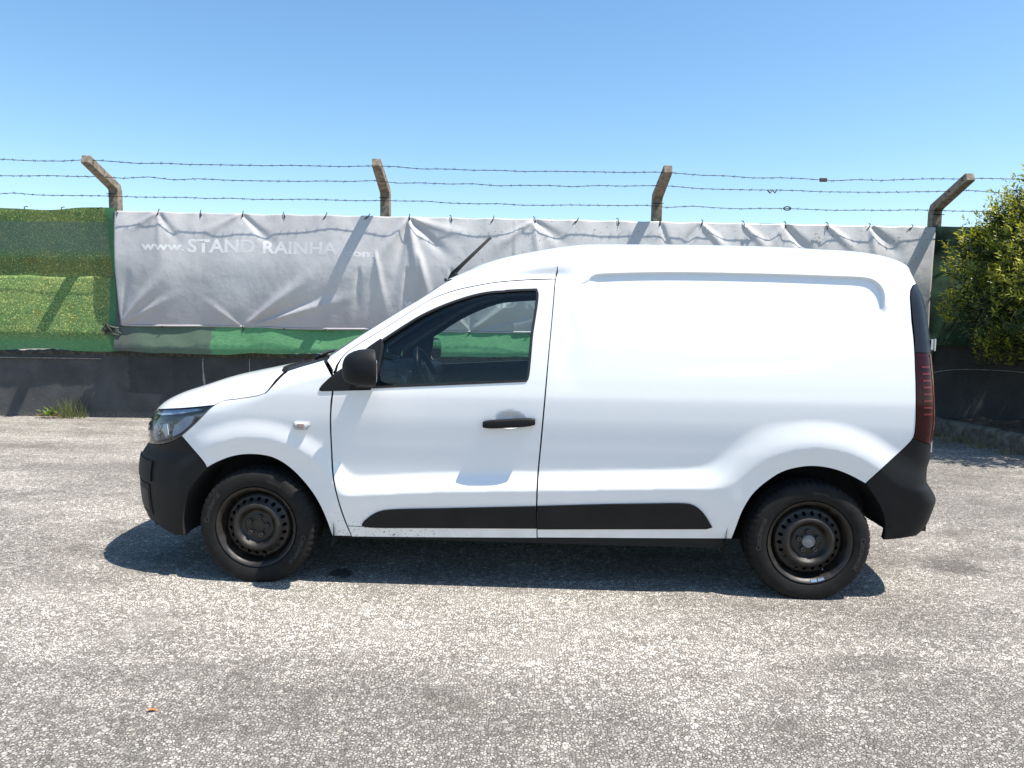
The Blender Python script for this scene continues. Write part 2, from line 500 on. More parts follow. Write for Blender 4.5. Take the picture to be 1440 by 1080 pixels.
def vnoise(x, z, seed, sc):
    r = np.random.default_rng(seed); G = r.normal(0, 1, (64, 64))
    a = x * sc % 63; b = z * sc % 63
    i = np.floor(a).astype(int); j = np.floor(b).astype(int); fa = a - i; fb = b - j
    fa = fa*fa*(3-2*fa); fb = fb*fb*(3-2*fb)
    i2 = (i + 1) % 64; j2 = (j + 1) % 64
    return (G[i, j]*(1-fa)*(1-fb) + G[i2, j]*fa*(1-fb) + G[i, j2]*(1-fa)*fb + G[i2, j2]*fa*fb)

def mat_net(name, speck):
    t = NT(name); co = t.coords("Object"); x, y, z = t.sep(co)
    wv = t.noise(t.mapping(co, (1.0, 1.0, 14.0)), 20.0, 3.0)
    n = t.noise(co, 3.0, 4.0)
    g = t.mix(t.maprange(wv, 0.3, 0.7), (0.066, 0.205, 0.086), (0.130, 0.340, 0.155))
    if speck:
        big = t.noise(co, 1.7, 4.0, 0.6)
        g2 = t.mix(t.maprange(big, 0.35, 0.65), (0.110, 0.215, 0.062), (0.205, 0.275, 0.080))
        rust = t.maprange(t.noise(co, 5.0, 4.0), 0.56, 0.72)
        g2 = t.mix(t.math('MULTIPLY', rust, 0.5), g2, (0.20, 0.150, 0.02))
        f = t.voro(co, 55.0); fl = t.noise(co, 45.0, 3.0)
        g2 = t.mix(t.maprange(fl, 0.42, 0.56, 0.55, 0.0), g2, (0.045, 0.085, 0.030))
        g2 = t.mix(t.maprange(t.noise(co, 60.0, 2.0, out=0), 0.585, 0.64), g2, (0.50, 0.50, 0.15))  # bright flecks: sun glinting through the mesh holes, painted in
        # pale blue-grey sheet behind the net
        e = t.math('MULTIPLY', t.maprange(z, 2.50, 2.53, 1.0, 0.0), t.maprange(z, 2.02, 2.20))
        g2 = t.mix(t.math('MULTIPLY', e, 0.50), g2, (0.115, 0.175, 0.165))
        br = t.math('MULTIPLY', t.maprange(z, 1.80, 1.90), t.maprange(z, 2.02, 2.10, 1.0, 0.0))
        g2 = t.mix(t.math('MULTIPLY', br, 0.32), g2, (0.080, 0.060, 0.014))
        lo = t.math('MULTIPLY', t.maprange(z, 0.98, 1.12, 1.0, 0.0), 0.85)
        g2 = t.mix(lo, g2, g)
        m = t.maprange(x, -5.20, -5.185, 1.0, 0.0, smooth=False)
        c = t.mix(m, t.mix(0.45, g, (0.02, 0.09, 0.04)), g2)
        t.bump(t.math('ADD', fl, t.math('MULTIPLY', wv, 0.8)), 0.28, 0.010)
    else:
        e = t.math('ADD', x, t.math('MULTIPLY', t.noise(co, 4.0), 0.4))
        grey_end = t.math('MULTIPLY', t.maprange(e, -3.68, -3.64, 1.0, 0.0), t.maprange(e, -4.95, -4.4, 0.95, 0.75))
        c = t.mix(grey_end, g, (0.098, 0.100, 0.094))  # greyer tone at the left end of the strip
        c = t.mix(t.maprange(n, 0.6, 0.8, 0.0, 0.5), c, (0.10, 0.30, 0.12))
        t.bump(wv, 0.35, 0.006)
    t.col(c); t.set(Roughness=0.75)
    tl = t.node("ShaderNodeBsdfTranslucent"); t.lk(c, tl.inputs[0])
    mx = t.node("ShaderNodeMixShader"); mx.inputs[0].default_value = 0.22
    t.lk(t.b.outputs[0], mx.inputs[1]); t.lk(tl.outputs[0], mx.inputs[2]); t.lk(mx.outputs[0], t.out.inputs[0])
    return t.m
M['net_speck'] = mat_net("weathered_speckled_net", True)
M['net'] = mat_net("green_shade_net", False)
M['net_shaded'] = plain("bush_shaded_net", (0.014, 0.050, 0.026), .8, 0, .5, 6.0, .4, 60)  # darker copy of the net green, bush shade included in the colour
M['tie'] = M['under']
NY = 9.60
def ss(a, b, x):
    t = np.clip((x - a) / (b - a), 0, 1); return t * t * (3 - 2 * t)

# left net: the upper sheet leans in, the lower one bulges out below a fold
x = np.arange(-12.2, -5.039, 0.03); s = np.linspace(0, 1, 130)
zb = 0.875 + 0.010 * np.sin(x * 5) + 0.008 * vnoise(x, 0*x, 2, 3)
zt = 2.680 + 0.012 * np.sin(x * 2.3) + 0.010*vnoise(x, 0*x + 3, 3, 2.2)
Z = zb[None, :] + (zt - zb)[None, :] * s[:, None]; X = np.repeat(x[None, :], len(s), 0)
split = 1.80 + 0.045 * ss(-5.9, -5.3, X) - 0.02 * np.sin(X * 2.2)
up = ss(-0.006, 0.012, Z - split)
D_low = -0.075 + 0.125 * np.clip((split - Z) / 0.72, 0, 1) ** .85 - 0.085 * ss(0.26, -0.02, Z - 0.875)
D_up = -0.112 + 0.115 * np.clip((Z - 1.8) / .75, 0, 1) ** 1.2 + .02 * ss(2.5, 2.66, Z)
D = D_low * (1 - up) + D_up * up + 0.006 * vnoise(X, Z, 5, 2.0) + 0.003 * vnoise(X, Z, 6, 6.0) + 0.0015 * vnoise(X, Z, 9, 30.0)
D *= ss(-5.04, -5.22, X) * 0.8 + 0.2
net = link("shade_netting", grid_mesh("shade_netting", X, Z, NY - D), M['net_speck'])
tag(net, "speckled weathered green shade netting stretched at the fence's left end", "netting")
mb = MB()                                         # knotted corner where the net meets the banner
r2 = np.random.default_rng(11)
for k in range(16):
    a = r2.uniform(-0.6, 0.9)
    mb.tube([(-5.10, NY - .05, 1.165), (-5.15 - .06*math.cos(a), NY - .09 + r2.normal(0, .02), 1.16 + .10*math.sin(a)),
             (-5.12 + r2.uniform(-.16, .14), NY - .08, 1.14 + r2.normal(0, .045))], .011, 5)
mb.build("knotted_net_corner", M['net'], net, smooth=True)

# lower strip of net below and behind the banner
x = np.arange(-5.10, 5.33, 0.025); s = np.linspace(0, 1, 56)
zb = 0.872 + 0.012 * np.sin(x * 2.1 + 1) + 0.010 * vnoise(x, 0*x, 12, 3); zt = 2.640 - 0.010 * (x + 5) * 0.45 + 0.010 * np.abs(vnoise(x, 0*x + 1, 13, 2.5)) + 0.0
Z = zb[None, :] + (zt - zb)[None, :] * s[:, None]; X = np.repeat(x[None, :], len(s), 0)
D = 0.030 + 0.012 * vnoise(X, Z, 14, 1.6) * ss(2.6, 2.0, Z) + 0.006 * vnoise(X, Z, 15, 5.0) - 0.03 * ss(.05, -.01, Z - .872)
D += 0.025 * ss(1.2, 0.95, Z) * np.exp(-((X + .55) / .45) ** 2) + 0.115 * np.clip((1.34 - Z) / .42, 0, 1)
D = D * 0.8 - .012
net2 = link("shade_netting", grid_mesh("shade_netting", X, Z, NY - D), M['net'])
tag(net2, "plain green shade netting showing below the long silver banner", "netting")
# right net, the bush's shade put into its darker green
x = np.arange(5.30, 9.2, 0.03); s = np.linspace(0, 1, 70)
zb = 1.10 + 0.01 * np.sin(x * 4); zt = 2.615 + 0.012 * np.sin(x * 3.1)
Z = zb[None, :] + (zt - zb)[None, :] * s[:, None]; X = np.repeat(x[None, :], len(s), 0)
D = 0.02 + 0.03 * vnoise(X, Z, 21, 1.8) + 0.012 * vnoise(X, Z, 22, 4.0)
net3 = link("shade_netting", grid_mesh("shade_netting", X, Z, NY - 0.012 - D), M['net_shaded'])
tag(net3, "dark green shade netting behind the bush at the right end", "netting")

# the banner
TIES_T = [-5.03 + 0.5285 * k for k in range(20)]
TIES_B = [-5.02, -4.49, -3.46, -2.93, -2.4, -1.35, -0.55, 0.20, 0.95, 1.75, 2.6, 3.4, 4.3, 5.2]
CRE = [  # creases: x0,z0,x1,z1,width,height (ridge +, valley -)
 (-3.46,1.20,-2.45,1.95,.10,.020),(-3.46,1.20,-2.20,1.72,.07,-.016),(-3.46,1.20,-2.0,1.62,.06,.014),(-3.46,1.20,-3.95,1.55,.05,.010),
 (-5.02,1.22,-4.40,1.90,.09,.020),(-5.02,1.22,-4.25,1.62,.06,.012),(-5.0,1.3,-4.85,2.0,.06,-.012),
 (-3.45,2.64,-3.0,2.2,.07,-.014),(-3.45,2.64,-4.1,2.3,.08,.008),(-4.50,2.64,-4.2,2.2,.07,-.012),(-4.50,2.64,-4.95,2.35,.07,.010),(-4.5,2.64,-4.45,2.0,.06,.008),
 (-1.34,2.62,-1.15,1.7,.09,.026),(-1.34,2.62,-0.75,2.05,.08,-.018),(-1.34,2.62,-1.55,1.6,.08,-.016),(-1.34,2.62,-1.95,1.75,.09,.014),(-1.34,2.62,-0.45,2.35,.09,.012),(-1.2,2.2,-1.0,1.3,.08,.018),
 (-1.75,2.2,-1.6,1.3,.07,.016),(-1.95,2.0,-2.0,1.3,.07,-.012),(-1.35,2.0,-1.4,1.35,.05,-.014),(-0.8,2.0,-0.6,1.4,.08,-.012),
 (-0.55,1.19,0.25,1.75,.07,.016),(-0.55,1.19,-0.95,1.6,.06,.012),(-0.55,1.19,-0.5,1.55,.05,-.010),(-.55,1.19,.55,1.5,.06,-.010),
 (0.24,2.61,-0.35,2.15,.09,.016),(0.24,2.61,0.75,2.25,.09,-.012),(0.24,2.61,0.35,1.9,.08,.012),
 (2.36,2.60,2.75,2.2,.07,.016),(2.36,2.60,2.05,2.2,.07,-.012),(1.85,2.60,2.0,2.1,.06,-.014),(2.88,2.60,3.3,2.2,.08,.014),
 (3.42,2.60,3.8,2.15,.09,-.026),(3.42,2.60,3.2,2.2,.08,.016),(3.95,2.6,4.4,2.2,.08,.014),(3.95,2.6,3.8,2.1,.07,-.012),(4.5,2.6,4.9,2.2,.10,-.020),(4.5,2.6,4.6,2.0,.08,.014),
]
def banner_d(X, Z):
    zt = 2.655 - 0.0052 * (X + 5.05); t = np.clip((zt - Z) / 1.46, 0, 1)
    D = 0.085 * (1 - (1 - np.clip(t / .55, 0, 1)) ** 1.8) - 0.085 * np.clip((t - .42) / .58, 0, 1) ** 1.5
    for xt in TIES_T:                                     # gathered at every eyelet
        g = np.exp(-((X - xt) / 0.055) ** 2); D = D - 0.014 * g * np.exp(-t * 12)
    D = D + 0.010 * np.exp(-t*9) * np.cos((X + 5.03) / 0.5285 * 2 * np.pi)
    for x0, z0, x1, z1, wd, h in CRE:
        ax, az = x1 - x0, z1 - z0; L = math.hypot(ax, az)
        p = ((X - x0) * ax + (Z - z0) * az) / L / L; dd = ((X - x0) * az - (Z - z0) * ax) / L
        w_ = wd * (0.22 + 0.85 * np.clip(p, 0, 1.2))
        D = D + h * 1.5 * np.exp(-(dd / w_) ** 2) * ss(-0.03, 0.12, p) * ss(1.15, 0.45, p)
    D = D + 0.010 * vnoise(X, Z * .6, 31, 1.3) + 0.0030 * vnoise(X, Z * .7, 32, 4.0) + 0.0005 * vnoise(X, Z, 33, 11.0)
    return D
BL, BR = -5.055, 5.33
x = np.arange(BL, BR + .001, 0.02); s = np.linspace(0, 1, 96)
scal = 0.008 * np.abs(np.sin((x + 5.03) / 0.5285 * np.pi)) ** 1.5 * (0.5 + 0.5 * np.abs(vnoise(x, 0*x, 35, 1.5)))
zt = 2.652 - 0.0052 * (x + 5.05) - scal; zb = 1.205 - 0.0052 * (x + 5.05) + 0.006 * np.sin(x * 3)
Z = zb[None, :] + (zt - zb)[None, :] * s[:, None]
X = x[None, :] + 0.035 * ((1 - s[:, None]) if True else 0) * ss(BL + .8, BL, x)[None, :]
X = X - 0.05 * np.sin(s[:, None] * np.pi) * ss(BR - .5, BR, x)[None, :]
BY = NY - 0.050
me = grid_mesh("banner", X, Z, BY - banner_d(X, Z))
def mat_banner():
    t = NT("silver_banner_vinyl"); co = t.coords(); x, y, z = t.sep(co)
    n = t.noise(t.mapping(co, (1, 1, .6)), 1.6, 5.0, .6); f = t.noise(co, 14.0, 5.0, 0.6)
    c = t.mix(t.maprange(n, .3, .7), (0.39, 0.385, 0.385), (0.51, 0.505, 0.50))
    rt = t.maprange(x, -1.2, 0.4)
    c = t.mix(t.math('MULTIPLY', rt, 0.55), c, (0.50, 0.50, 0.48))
    c = t.mix(t.math('MULTIPLY', t.maprange(z, 1.15, 1.75, 1.0, 0.0), .60), c, (0.33, 0.30, 0.31))  # darker towards the bottom: shade put into the colour, with some dirt
    hem = t.math('GREATER_THAN', z, 2.615)
    sp = t.math('MULTIPLY', t.maprange(t.noise(co, 26.0, 3.0), .66, .72), t.math('ADD', t.math('MULTIPLY', rt, .8), .2))
    c = t.mix(sp, c, (0.10, 0.085, 0.05))
    c = t.mix(t.maprange(f, .55, .8, 0, .25), c, (0.30, 0.29, 0.29))
    t.col(c); t.set(Roughness=t.maprange(f, .3, .7, .38, .55)); t.b.inputs["Specular IOR Level"].default_value = 0.55
    b1 = t.noise(co, 45.0, 4.0)
    t.bump(t.math('ADD', t.math('MULTIPLY', t.noise(co, 9.0, 4.0), 1.0), t.math('MULTIPLY', t.math('ABSOLUTE', t.math('SUBTRACT', t.noise(t.mapping(co, (1, 1, .7)), 4.5, 6.0, .55), .5)), 2.6)), .30, .012)
    return t.m
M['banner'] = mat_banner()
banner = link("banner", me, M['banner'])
sol = banner.modifiers.new("thickness", 'SOLIDIFY'); sol.thickness = 0.002; sol.offset = -1
tag(banner, "long wrinkled silver grey vinyl banner tied along the fence behind the van", "banner")
mb = MB(); hx = np.arange(BL + .03, BR - .04, .02)
for side in (0,):
    ring = []
    for xx in hx:
        zz = float(1.205 - 0.0052 * (xx + 5.05) + 0.006 * np.sin(xx * 3)); yy = BY - float(banner_d(np.array(xx), np.array(zz + .012)))
        ring.append([(xx, yy - .003, zz - .002), (xx, yy - .006, zz + .012), (xx, yy - .003, zz + .026), (xx, yy + .002, zz + .012)])
    mb.loft(ring)
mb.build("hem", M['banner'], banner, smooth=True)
rt_ = np.random.default_rng(41)
for k in range(14):                                   # ties of the left netting
    mb = MB(); xx = -5.28 - k * .47; mb.tube([(xx, NY - .005, 2.66), (xx + .01, NY - .03, 2.685), (xx + .015, NY + .03, 2.70)], .006, 5); mb.build("cable_tie", M['tie'], net)
tie_me = None
for k, xt in enumerate(TIES_T + TIES_B):
    top = k < len(TIES_T)
    zz = (2.640 if top else 1.205) - 0.0052 * (xt + 5.05)
    yy = BY - float(banner_d(np.array(xt), np.array(zz)))
    if tie_me is None:
        mb = MB(); mb.tube([(0, -.004, -.035), (.006, -.016, 0), (.012, -.004, .03), (.004, .03, .045)], .0055, 5)
        mb.tube([(0, -.010, -.01), (-.02, -.02, -.055)], .004, 5); tie_me = mb.mesh("cable_tie"); tie_me.materials.append(M['tie'])
    o = bpy.data.objects.new("cable_tie", tie_me); col.objects.link(o); o.parent = banner
    o.location = (xt, yy, zz); o.rotation_euler = (0, rng.uniform(-.6, .6), 0)
    if not top: o.scale = (1, 1, 1.0 if xt in (-3.46, -0.55) else .35)

M['print'] = plain("faded_print", (0.585, 0.585, 0.585), 0.5, 0, 0.12, 3.0)
def bold_text(txt, h):
    cu = bpy.data.curves.new("lettering", 'FONT'); cu.body = txt; cu.size = h / 0.70; cu.offset = 0.006 * h / .15; cu.resolution_u = 3
    ob = bpy.data.objects.new("tmp", cu); col.objects.link(ob)
    dg = bpy.context.evaluated_depsgraph_get(); m = bpy.data.meshes.new_from_object(ob.evaluated_get(dg))
    bpy.data.objects.remove(ob); bpy.data.curves.remove(cu)
    return m
from mathutils.bvhtree import BVHTree
BVH = BVHTree.FromPolygons([v.co.copy() for v in banner.data.vertices], [tuple(p_.vertices) for p_ in banner.data.polygons])
def banner_text(txt, x0, x1, z0, z1, h, name="lettering"):
    m = bold_text(txt, h)
    bm = bmesh.new(); bm.from_mesh(m)
    bmesh.ops.triangulate(bm, faces=bm.faces[:])
    for _ in range(4):
        es = [e for e in bm.edges if e.calc_length() > 0.018]
        if es: bmesh.ops.subdivide_edges(bm, edges=es, cuts=1)
        bmesh.ops.triangulate(bm, faces=bm.faces[:])
    xs_ = [v.co.x for v in bm.verts]; a, b = min(xs_), max(xs_)
    for v in bm.verts:
        t = (v.co.x - a) / (b - a); X_ = x0 + (x1 - x0) * t; Z_ = z0 + (z1 - z0) * t + v.co.y
        hit = BVH.ray_cast(Vector((X_, 8.5, Z_)), Vector((0, 1, 0)))[0]
        v.co = (X_, hit.y - 0.0010, Z_)
    bm.to_mesh(m); bm.free(); m.materials.clear(); m.materials.append(M['print'])
    o = bpy.data.objects.new(name, m); col.objects.link(o); o.parent = banner
    return o
for txt, a, b, za, zb_, h in (("www.", -4.70, -4.16, 2.165, 2.160, .105), ("STAND", -4.12, -3.27, 2.145, 2.150, .160),
                              ("RAINHA", -3.17, -2.22, 2.142, 2.138, .150), (".com", -2.17, -1.76, 2.120, 2.115, .085),
                              ("www.", -1.40, -0.86, 1.492, 1.494, .105), ("STAND", -0.82, 0.05, 1.498, 1.502, .150), ("RAINHA", 0.155, 1.10, 1.502, 1.500, .150)):
    banner_text(txt, a, b, za, zb_, h)
# ------------------------------------------------------------------ the van: one smooth body surface, cut into its panels
def pchip(xs, ys):
    xs = np.asarray(xs, float); ys = np.asarray(ys, float); h = np.diff(xs); d = np.diff(ys) / h
    m = np.zeros_like(ys); m[0] = d[0]; m[-1] = d[-1]
    for i in range(1, len(xs) - 1):
        if d[i-1] * d[i] > 0:
            w1 = 2*h[i] + h[i-1]; w2 = h[i] + 2*h[i-1]; m[i] = (w1 + w2) / (w1/d[i-1] + w2/d[i])
    def f(x):
        x = np.clip(np.asarray(x, float), xs[0], xs[-1]); i = np.clip(np.searchsorted(xs, x, side='right') - 1, 0, len(xs) - 2)
        t = (x - xs[i]) / h[i]; t2 = t*t; t3 = t2*t
        return (2*t3-3*t2+1)*ys[i] + (t3-2*t2+t)*h[i]*m[i] + (-2*t3+3*t2)*ys[i+1] + (t3-t2)*h[i]*m[i+1]
    return f
ZF=[.2,.3,.4,.5,.6,.68,.74,.82,.88,.93,.98,1.03,1.08,1.12,1.16,1.22,1.3,1.4,1.5,1.58,1.66]
UF=[-0.835, -0.867, -0.876, -0.878, -0.864, -0.821, -0.826, -0.794, -0.737, -0.643, -0.493, -0.339, -0.118, 0.068, 0.224, 0.34, 0.471, 0.626, 0.785, 0.888, 1.036]
ZR=[.3,.38,.44,.5,.56,.6,.66,.72,.8,.9,1.0,1.2,1.35,1.5,1.58,1.66]
UR=[3.487, 3.529, 3.541, 3.55, 3.517, 3.491, 3.491, 3.502, 3.502, 3.502, 3.495, 3.477, 3.463, 3.442, 3.419, 3.397]
UH=[.9,1.2,1.6,2.2,2.6,2.95,3.2]
HH=[-0.045, 0.115, 0.154, 0.159, 0.155, 0.142, 0.136]
ZT=1.66
Wb=pchip([.15,.30,.45,.60,.75,.90,.98,1.06,1.2,1.4,1.57,1.66],[.79,.808,.821,.828,.845,.860,.862,.856,.836,.796,.757,.728])
Lf=pchip([.2,.6,.8,.95,1.08,1.16,1.3,1.5,1.66],[.72,.75,.75,.66,.52,.48,.46,.44,.52])
Pf=pchip([.2,.6,.9,1.1,1.3,1.5,1.66],[2.5,2.6,2.5,2.7,4.0,3.8,2.6])
Lr=pchip([.2,.7,1.5,1.66],[.24,.22,.20,.24])
class Body:
    def __init__(s,UF=UF,UR=UR,HH=HH):
        s.uf=pchip(ZF,UF);s.ur=pchip(ZR,UR);s.h=pchip(UH,HH)
    def plan(s,q,z):
        q=np.asarray(q,float);z=np.asarray(z,float)
        W=Wb(z);uf=s.uf(z);ur=s.ur(z);lf=Lf(z);lr=Lr(z);p=Pf(z)
        th=np.clip(q,0,1)*np.pi/2;e=2/p
        u1=uf+lf*(1-np.maximum(np.cos(th),0)**e);w1=W*np.sin(th)**e
        ph=np.clip(q-2,0,1)*np.pi/2
        u3=ur-lr*(1-np.sin(ph)**(2/2.6));w3=W*np.maximum(np.cos(ph),0)**(2/2.6)
        t=np.clip(q-1,0,1);u2=np.where(t<.4,(uf+lf)+(1.65-uf-lf)*t/.4,1.65+(ur-lr-1.65)*(t-.4)/.6)
        u=np.where(q<1,u1,np.where(q<=2,u2,u3));w=np.where(q<1,w1,np.where(q<=2,W,w3))
        return u,w
    def roof(s,q,rho):
        u,w=s.plan(q,ZT*np.ones_like(q));uc=np.clip(u,1.75,2.9)
        u2=uc+(u-uc)*rho
        return u2,w*rho,ZT+s.h(u)*(1-rho**2.2)**.62

def sstep(a,b,x):
    t=np.clip((np.asarray(x,float)-a)/(b-a),0,1);return t*t*(3-2*t)
def smin(a,b,k):
    h=np.clip(.5+.5*(b-a)/k,0,1);return b+(a-b)*h-k*h*(1-h)
def polyline_dist(u,z,pl):
    pl=np.asarray(pl);best=np.full(np.shape(u),9.)
    for i in range(len(pl)-1):
        a=pl[i];b=pl[i+1];ab=b-a;L=max(ab@ab,1e-12)
        t=np.clip(((u-a[0])*ab[0]+(z-a[1])*ab[1])/L,0,1)
        best=np.minimum(best,np.hypot(u-a[0]-t*ab[0],z-a[1]-t*ab[1]))
    return best
def inpoly(u,z,pl):
    pl=np.asarray(pl);c=np.zeros(np.shape(u),bool);j=len(pl)-1
    for i in range(len(pl)):
        (x1,y1),(x2,y2)=pl[i],pl[j]
        if y1!=y2: c^=((y1>z)!=(y2>z))&(u<(x2-x1)*(z-y1)/(y2-y1)+x1)
        j=i
    return c
CL=pchip([-.2,.45,.95,1.46,2.31,3.0],[.45,.468,.500,.520,.553,.57])
def crease_d(u,z):
    d=smin(z-CL(u),np.hypot(u,z-.29)-.468,.05)
    return smin(d,np.hypot(u-2.812,z-.29)-.480,.09)
def feat(u,z):
    d=crease_d(u,z)
    kf=1-sstep(.30,.50,u)
    A=.039-.024*kf-.011*sstep(2.3,2.6,u)
    Lw=.108+.05*np.exp(-((u-2.44)/.16)**2)+.04*sstep(2.3,2.6,u)
    fl=np.where(d>0,A*(1-sstep(0,1,d/Lw)),A+np.maximum(d,-.3)*.17)
    fl=fl*sstep(.2,.3,z+.1)
    g=kf*(.021*np.exp(-((z-.70)/.20)**2)-.016*sstep(.78,1.02,z))
    if REC is not None:
        dd=polyline_dist(u,z,REC)*np.where(inpoly(u,z,REC),1,-1)
        up=sstep(1.30,1.50,z)
        g=-(.006+.014*up)*sstep(-.032+.025*up,.032-.025*up,dd)*(sstep(1.62,1.74,u)*up+sstep(1.9,2.7,u)*(1-up))
    # overhang of the roof rail above the door
    g=g-.016*np.exp(-((z-(1.60+.02*(u-1.4)))/.035)**2)*sstep(.75,1.35,u)*(1-sstep(1.5,1.68,u))
    # soft hollow along the B-post
    g=g-.004*np.exp(-((u-1.59)/.07)**2)*sstep(1.0,1.15,z)*(1-sstep(1.3,1.5,z))
    # bowl behind the door handle
    g=g-.022*sstep(1.,.25,np.hypot((u-1.305)/.085,(z-.880)/.052))
    return fl+g
def S(B,q,z):
    u,w=B.plan(q,z)
    k=sstep(.55,.95,q)*(1-sstep(2.1,2.7,q))
    w=w*(1+feat(u,z)*k/Wb(z))
    return u,w

# panel outlines in metres: DQ in (position round the body, height), DU in (length, height)
REC = [(1.676, 1.574), (1.6853, 1.581), (1.6908, 1.5869), (1.6949, 1.5918), (1.6998, 1.5961), (1.708, 1.6), (1.7161, 1.6033), (1.7225, 1.6059), (1.7323, 1.608), (1.7505, 1.61), (1.782, 1.612), (1.8291, 1.6143), (1.8886, 1.6167), (1.9569, 1.619), (2.0308, 1.6208), (2.107, 1.622), (2.1884, 1.6225), (2.2774, 1.6224), (2.3693, 1.6218), (2.4597, 1.621), (2.544, 1.62), (2.6246, 1.6188), (2.7043, 1.6171), (2.7799, 1.6153), (2.848, 1.6136), (2.905, 1.612), (2.949, 1.611), (2.9821, 1.6103), (3.0076, 1.6096), (3.0285, 1.6083), (3.048, 1.606), (3.0651, 1.6027), (3.0778, 1.5986), (3.0875, 1.5938), (3.0954, 1.5883), (3.103, 1.582), (3.1101, 1.5748), (3.1159, 1.5666), (3.1205, 1.5578), (3.1241, 1.5485), (3.127, 1.539), (3.129, 1.5291), (3.1301, 1.5185), (3.1303, 1.5077), (3.1298, 1.4971), (3.129, 1.487), (3.1279, 1.4775), (3.1264, 1.4682), (3.1242, 1.4592), (3.1212, 1.4505), (3.117, 1.442), (3.1117, 1.4342), (3.1055, 1.427), (3.0983, 1.4199), (3.0901, 1.4121), (3.081, 1.403), (3.0714, 1.3928), (3.0613, 1.3819), (3.05, 1.37), (3.0368, 1.3568), (3.021, 1.342), (3.0021, 1.3245), (2.9807, 1.3046), (2.9574, 1.2838), (2.9326, 1.2638), (2.907, 1.246), (2.8814, 1.2304), (2.8555, 1.2159), (2.828, 1.2028), (2.7976, 1.1911), (2.763, 1.181), (2.725, 1.1731), (2.6845, 1.1672), (2.6403, 1.1625), (2.5912, 1.1584), (2.536, 1.154), (2.4727, 1.1494), (2.402, 1.1452), (2.3272, 1.1411), (2.2511, 1.1371), (2.177, 1.133), (2.1025, 1.1286), (2.0256, 1.1241), (1.9498, 1.1197), (1.8784, 1.1156), (1.815, 1.112), (1.7589, 1.1051), (1.7077, 1.0946), (1.6625, 1.0865), (1.6243, 1.0867), (1.594, 1.101), (1.5734, 1.1347), (1.5618, 1.1838), (1.5567, 1.2406), (1.5553, 1.2973), (1.555, 1.346), (1.5561, 1.3878), (1.5604, 1.4277), (1.5674, 1.4645), (1.5767, 1.4968), (1.588, 1.523), (1.603, 1.5417), (1.6219, 1.5537), (1.6422, 1.5614), (1.6611, 1.5674), (1.676, 1.574)]
